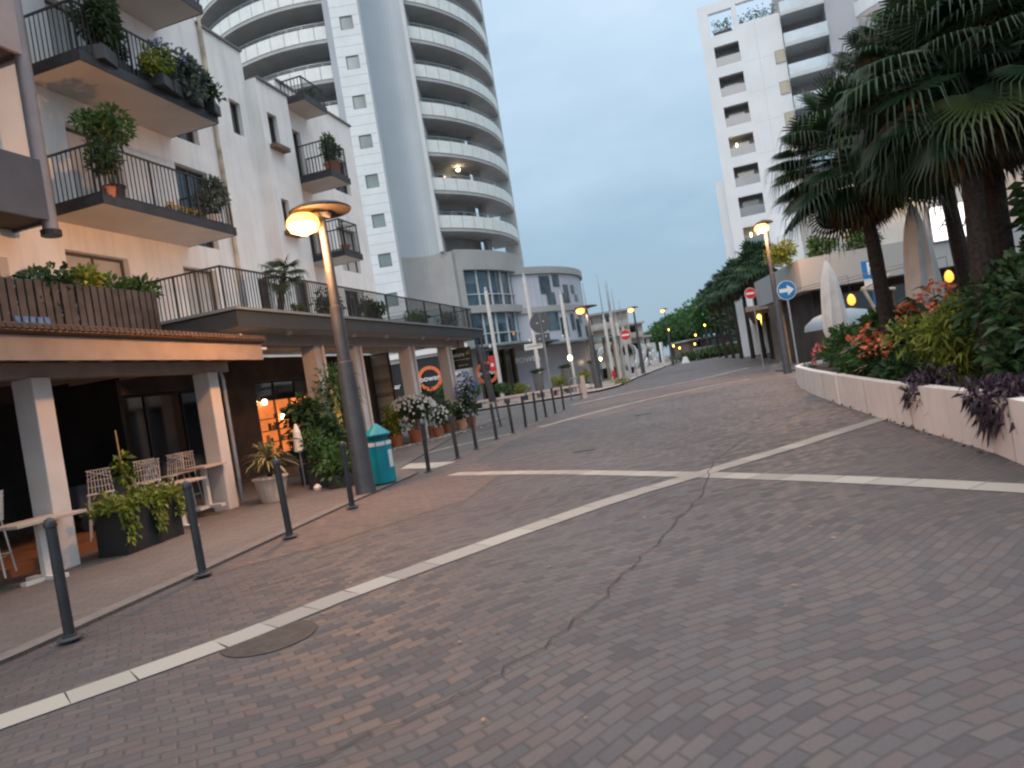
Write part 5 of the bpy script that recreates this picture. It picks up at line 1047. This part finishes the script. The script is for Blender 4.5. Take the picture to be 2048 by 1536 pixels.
for i in range(120): u = random.uniform(0, 8); x_ = 4.8+u*.245+random.uniform(-.12, -.0); y_ = 7.2+u*.97; b.leaf((x_, y_, .012), rvec(), .06, .04, 0, random.random())
tag(b.build('fallen_leaves', L_DEAD, base=(6, 11, 0)), 'dry fallen leaves along the foot of the planter wall', 'leaves', kind='stuff')
def pw(u, v, z=.48): return PW(u, v, z)
ZZ = .48
def canna(name, label, p, n, h, m, fl=None, lw=.16, ll=.55, group=None):
    t = thing(name, label, 'plant', p, group); b = MB(); st = MB(); fb = MB()
    for i in range(n):
        a = random.random()*6.283; r = random.random()*.28; x, y = p[0]+math.cos(a)*r, p[1]+math.sin(a)*r; hh = h*random.uniform(.7, 1.1); top = (x+random.gauss(0, .08), y+random.gauss(0, .08), p[2]+hh); st.tube((x, y, p[2]-.03), top, .012, .008, 5)
        for k in range(6): f = (k+1)/6.5; aa = random.random()*6.283; b.leaf((x+(top[0]-x)*f, y+(top[1]-y)*f, p[2]+hh*f), (math.cos(aa), math.sin(aa), .9), ll*random.uniform(.7, 1.1), lw, .45, random.uniform(-.6, .6))
        if fl:
            for k in range(14): fb.leaf((top[0]+random.gauss(0, .05), top[1]+random.gauss(0, .05), top[2]+random.uniform(-.06, .12)), rvec()+Vector((0, 0, .3)), .11, .085, .2, random.uniform(-1, 1))
    b.build('leaves', m, t); st.build('stems', L_MD, t)
    if fl: fb.build('flowers', fl, t)
    return t
# far end to near end
rosette('papyrus_plant', 'tall grassy bright green tuft at the far end of the planter wall', 'plant', pw(13.6, .9), .55, 130, .85, .035, L_MD, droop=.9)
plant('planter_shrub', 'dark shrub with pink blossoms at the far end of the planter', 'shrub', pw(13.0, .75, ZZ), (.6, .6, .45), .35, 700, .15, L_DK, None, (F_PI, 26, .09), stem=False)
plant('trailing_plant', 'thin dark trailing leaves hanging over the rounded end of the planter wall', 'plant', pw(13.9, .1, .2), (.28, .35, .4), .12, 260, .2, L_DK, wid=.15, stem=False, droop=.9)
plant('planter_shrub', 'broad green shrub left of the smaller parasol base', 'shrub', pw(10.8, .8, ZZ), (.6, .9, .5), .55, 1800, .17, L_MD, stem=False, clumps=16)
plant('planter_shrub', 'dark green shrub spilling over the wall below the smaller parasol', 'shrub', pw(9.2, .5, ZZ), (.5, .7, .36), .28, 1000, .15, L_DK, stem=False, clumps=16)
plant('trailing_plant', 'large soft green leaves hanging over the wall at its middle', 'plant', pw(7.6, .2, ZZ), (.42, .6, .36), .10, 420, .24, L_MD, wid=.7, stem=False, droop=.7)
plant('planter_shrub', 'leafy green shrub behind the soft hanging leaves', 'shrub', pw(7.2, 1.0, ZZ), (.7, .8, .6), .8, 1700, .2, L_MD, stem=False, clumps=14)
canna('canna_lily', 'orange-red canna flowers nearest the smaller parasol', pw(6.7, .35), 10, .85, L_MD, F_OR)
canna('canna_lily', 'orange canna flowers in the middle of the planter bed, lower group', pw(5.7, .25), 8, .6, L_DK, F_OR)
canna('canna_lily', 'tall canna with big leaves and orange flowers below the larger parasol', pw(5.7, .9), 9, 1.25, L_MD, F_OR, .2)
canna('canna_lily', 'red-orange canna flowers right of the larger parasol', pw(4.9, 1.1), 9, 1.35, L_DK, F_OR)
plant('croton_shrub', 'yellow-green narrow-leaved croton nearest the middle of the planter bed', 'shrub', pw(3.9, .75, ZZ), (.6, .8, .55), .62, 1800, .2, L_YG, wid=.22, stem=False, clumps=16, droop=.5)
plant('croton_shrub', 'taller yellow and dark green croton behind the near planter wall', 'shrub', pw(3.2, 1.35, ZZ), (.65, .8, .55), 1.0, 1700, .2, L_YG, wid=.22, stem=False, clumps=14, droop=.5)
plant('planter_shrub', 'dark shrub mass below the croton leaves at the near wall', 'shrub', pw(4.3, .4, ZZ), (.4, .9, .3), .18, 900, .14, L_DK, stem=False, clumps=16)
plant('purple_plant', 'dark purple leaves hanging over the wall between two white piers', 'plant', pw(2.2, .15, ZZ), (.30, .45, .32), .05, 700, .15, L_PU, wid=.3, stem=False, droop=.8)
plant('purple_plant', 'dark purple leaves hanging over the wall at the right edge of the photo', 'plant', pw(-.25, .2, ZZ), (.32, .6, .3), .05, 1100, .15, L_PU, wid=.3, stem=False, droop=.8)
plant('planter_shrub', 'dark green shrub under the near palms at the right edge', 'shrub', pw(.9, .9, ZZ), (.7, .9, .7), .7, 2300, .17, L_DK, stem=False, clumps=18)
plant('purple_plant', 'tall dark purple-leaved shrub at the right edge under the palms', 'shrub', pw(-.1, 1.2, ZZ), (.6, .7, .6), 1.0, 1500, .16, L_PU, wid=.4, stem=False, clumps=14)
plant('planter_shrub', 'dark shrub below the big palm trunks behind the croton', 'shrub', pw(1.9, 1.6, ZZ), (.6, .8, .6), .9, 1300, .17, L_DK, stem=False, clumps=14)
rosette('yucca_plant', 'tall pale green yucca with long pointed leaves before the lit white panel', 'plant', pw(3.6, 2.6), 1.55, 40, 1.1, .09, L_MD, None, .05, droop=.9)
plant('planter_shrub', 'highest dark bush at the right edge below the palm crowns', 'shrub', pw(1.0, 2.0, .3), (.9, 1.3, 1.2), 1.9, 4200, .2, L_DK, stem=False, clumps=30)
plant('planter_shrub', 'mixed olive bush rising behind the taller croton', 'shrub', pw(3.3, 2.3, .3), (.8, .9, .9), 1.35, 2200, .19, L_MD, stem=False, clumps=24)
plant('planter_shrub', 'tall dark leafy shrub between the near palm trunks at the right', 'shrub', pw(2.2, 2.6, .3), (.8, 1.0, 1.0), 1.3, 2600, .2, L_DK, stem=False, clumps=24)
plant('planter_shrub', 'tall mixed green shrub at the far right behind the purple leaves', 'shrub', pw(.2, 2.2, .3), (.8, 1.0, 1.0), 1.3, 2600, .2, L_MD, stem=False, clumps=24)
plant('planter_shrub', 'dark shrub rising behind the tall canna, right of the larger parasol', 'shrub', pw(4.9, 2.8, .3), (.7, 1.0, .7), .9, 1800, .19, L_DK, stem=False, clumps=20)
plant('planter_shrub', 'green bushes around the trunk of the largest palm', 'shrub', pw(5.6, 1.9, .3), (.8, 1.1, .6), .85, 2200, .18, L_MD, stem=False, clumps=24)
plant('planter_shrub', 'dark bushes hiding the trunk bases of the near palms', 'shrub', pw(1.9, 1.2, .3), (.6, 1.1, .75), 1.15, 2600, .18, L_DK, stem=False, clumps=24)
plant('terrace_hedge', 'dark hedge behind the planter bed, under the terrace parasols', 'hedge', pw(6.5, 3.6, 0), (.7, 3.6, 1.0), 1.05, 4200, .18, L_DK, stem=False, clumps=40)

# closed parasols
def parasol(label, x, y, z0, z1, r):
    t = thing('closed_parasol', label, 'parasol', (x, y, 0)); b = MB(); n = 24; H = z1-z0; rings = [(.10, 1.0), (.30, .93), (.62, .78), (.80, .6), (.92, .35), (1.0, .12), (.85, .03)]; vs = []
    for rr, f in rings:
        for i in range(n):
            a = 6.283*i/n; k = r*rr*(1+(.22 if i % 3 == 0 else -.12)*(1.1-f)); vs.append((x+math.cos(a+.5*f)*k, y+math.sin(a+.5*f)*k, z0+H*f+(.05*(i % 3) if f < .1 else 0)))
    fs = [(j*n+i, j*n+(i+1) % n, (j+1)*n+(i+1) % n, (j+1)*n+i) for j in range(len(rings)-1) for i in range(n)]; b.add(vs, fs+[tuple(range(n))]); b.build('canopy', mat('parasol_cloth', (0.70, 0.68, 0.66), .9, .08, 3, .1), t, smooth=True)
    b = MB(); b.tube((x, y, 0), (x, y, z1+.08), .03, n=10); b.build('pole', WHM, t); b = MB(); b.box((x-.3, y-.3, 0), (x+.3, y+.3, .1)); b.build('base', DARK, t)
parasol('larger closed cream parasol beside the dark palm trunk', 7.9, 13.1, 1.55, 3.62, .27)
parasol('smaller closed cream parasol left of the light blue street sign', 8.75, 18.6, 1.25, 3.35, .28)
t = thing('grey_awning', 'low grey-blue domed awning behind the planter flowers', 'awning', (10.6, 22, 0)); b = MB(); b.lathe([(1.15, 1.55), (1.1, 1.75), (.8, 1.98), (.35, 2.1), (.02, 2.13)], (11.0, 23, 0), 20); b.build('cover', mat('awning_blue', (0.20, 0.25, 0.29), .7, .06, 2), t, smooth=True); b = MB(); b.tube((11.0, 23, 0), (11.0, 23, 2.0), .04); b.build('pole', GREYM, t)
t = thing('folding_arm_frame', 'bent beige folding-arm frame under the parking sign', 'awning frame', (12.9, 24.2, 0)); b = MB()
for p, q in (((13.5, 24.2, 3.05), (12.45, 24.2, 2.72)), ((12.45, 24.2, 2.72), (13.6, 24.2, 2.55)), ((12.5, 24.2, 2.74), (12.95, 24.2, 1.6)), ((12.95, 24.2, 1.6), (12.95, 24.2, 0))): b.tube(p, q, .06, .05, 8)
b.build('arms', mat('arm_beige', (0.42, 0.36, 0.30), .6), t)

# restaurant building behind the terrace
t = thing('restaurant', 'low restaurant with wide grey fascia and dark glazed front behind the parasols', 'building', (20, 34, 0))
FR2 = frame((12.85, 30), 97)
b = MB(); b.box((0, -8, 3.3), (22, .3, 4.65), FR2); b.build('fascia', mat('fascia_grey', (0.26, 0.29, 0.30), .6, .05, .5), t)
b = MB(); b.box((.8, -8, 0), (22, -1.2, 3.29), FR2); b.build('wall', INSIDE, t)
for k in range(7): window(t, FR2, 1.2+2.9*k, 3.7+2.9*k, .1, 3.0, -1.18, 'dark', BROWN, 1, 'glazed_door')
for q in (1.0, 6.5, 12): b = MB(); b.box((q, -.1, 0), (q+.25, .15, 3.295), FR2); b.build('post', CONC, t)
for i, (x, y, z) in enumerate([(12.85, 22, 2.42), (14.1, 22, 2.38), (11.7, 23.5, 2.2)]):
    o = thing('wicker_lamp', ('glowing yellow wicker lamp right of the larger parasol', 'glowing yellow wicker lamp beside the near palm trunk', 'glowing yellow wicker lamp under the parking sign')[i], 'lamp', (x, y, z)); m = MB(); m.lathe([(.04, 0), (.12, .08), (.13, .2), (.09, .32), (.03, .38)], (x, y, z), 12); m.build('shade', mat('wicker_glow', (.8, .45, .08), .6, .6, 30, emit=.8, ecol=(1, .45, .05)), o); m = MB(); m.tube((x, y, z+.38), (x, y, 3.2), .008, n=5); m.tube((x, y+.01, 3.2), (x, 30, 3.35), .012, n=5); m.build('cord', DARK, o)
t = thing('lit_sign_panel', 'glowing white sign panel with loose handwritten strokes above the restaurant fascia', 'sign', FR2(6, .3, 4.66)); b = MB(); b.box((5.35, .1, 4.35), (7.9, .42, 5.85), FR2); b.build('frame', GREYM, t)
b = MB(); b.box((5.4, .421, 4.4), (7.85, .44, 5.8), FR2); q_ = b.build('lit_face', mat('sign_lit', (1, .92, .9), .5, .04, .8, emit=.95, ecol=(1, .88, .86)), t)
text('lettering', 'Aluna', .8, mat('stroke_grey', (0.25, 0.22, 0.24), .6), FR2(6.5, .45, 5.05), Vector(FR2(1, 0))-Vector(FR2(0, 0)), q_, .003, shear=.35)
t = thing('villa', 'beige rendered house with balcony seen between the palm trunks at the right edge', 'building', FR2(12, -3, 0)); b = MB(); b.box((8.6, -7, 4.66), (26, -.5, 11), FR2); b.build('wall', mat('villa_beige', (0.50, 0.40, 0.34), .85, .06, .6, .1), t)
window(t, FR2, 10.2, 11.6, 6.2, 8.0, -.48, 'dark', BROWN); b = MB(); b.box((4.8, -.9, 6.6), (5.35, -.6, 7.3), FR2); b.build('lit_window', LAMP_Y, t); b = MB(); b.box((2.5, -7, 4.66), (8.59, -1, 7.6), FR2); b.build('upper_room', WHITE2, t)
for i, (u, r_) in enumerate([(-.3, 1.0), (1.4, 1.0), (3.0, .9)]): plant('roof_shrub', ('left', 'middle', 'right')[i]+' clump of straggly shrubs on the restaurant roof edge by the lamp', 'shrub', FR2(u, -.8, 4.65), (.7, .9, .55), .5, 800, .2, L_MD if i != 0 else L_YG, stem=False, clumps=14)
t = thing('orange_pillar', 'broad tan pillar lit orange behind the no entry sign', 'pillar', (14.6, 36, 0)); b = MB(); b.prism([(14.3, 36), (15.2, 36), (15.2, 36.6), (14.3, 36.6)], 0, 3.8); b.build('shaft', mat('tan_render', (0.50, 0.33, 0.17), .8), t)

t = thing('shop_row', 'long low dark shop row behind the avenue palms at the foot of the white tower', 'building', (32, 66, 0))
FS2 = frame((23.2, 62), 20); b = MB(); b.box((-22, 0, 0), (40, 7, 3.9), FS2); b.build('wall', mat('shop_row_wall', (0.12, 0.10, 0.09), .8, .3, .5), t)
b = MB(); b.box((-22.2, -1.3, 3.3), (40, -.01, 3.6), FS2); b.build('awning', mat('shop_awning', (0.22, 0.17, 0.14), .8, .15, 1), t)
for k in range(10): window(t, frame((23.2, 62), 20), -20+5*k, -16.2+5*k, .2, 2.9, -.06, 'dark', BROWN, 2, 'shop_window')
for k in range(5): b = MB(); q = FS2(-17+8*k, -.6, 2.9); b.lathe([(.05, 0), (.14, .1), (.12, .25), (.04, .32)], q, 8); b.build('wall_lamp', LAMP_Y, t)
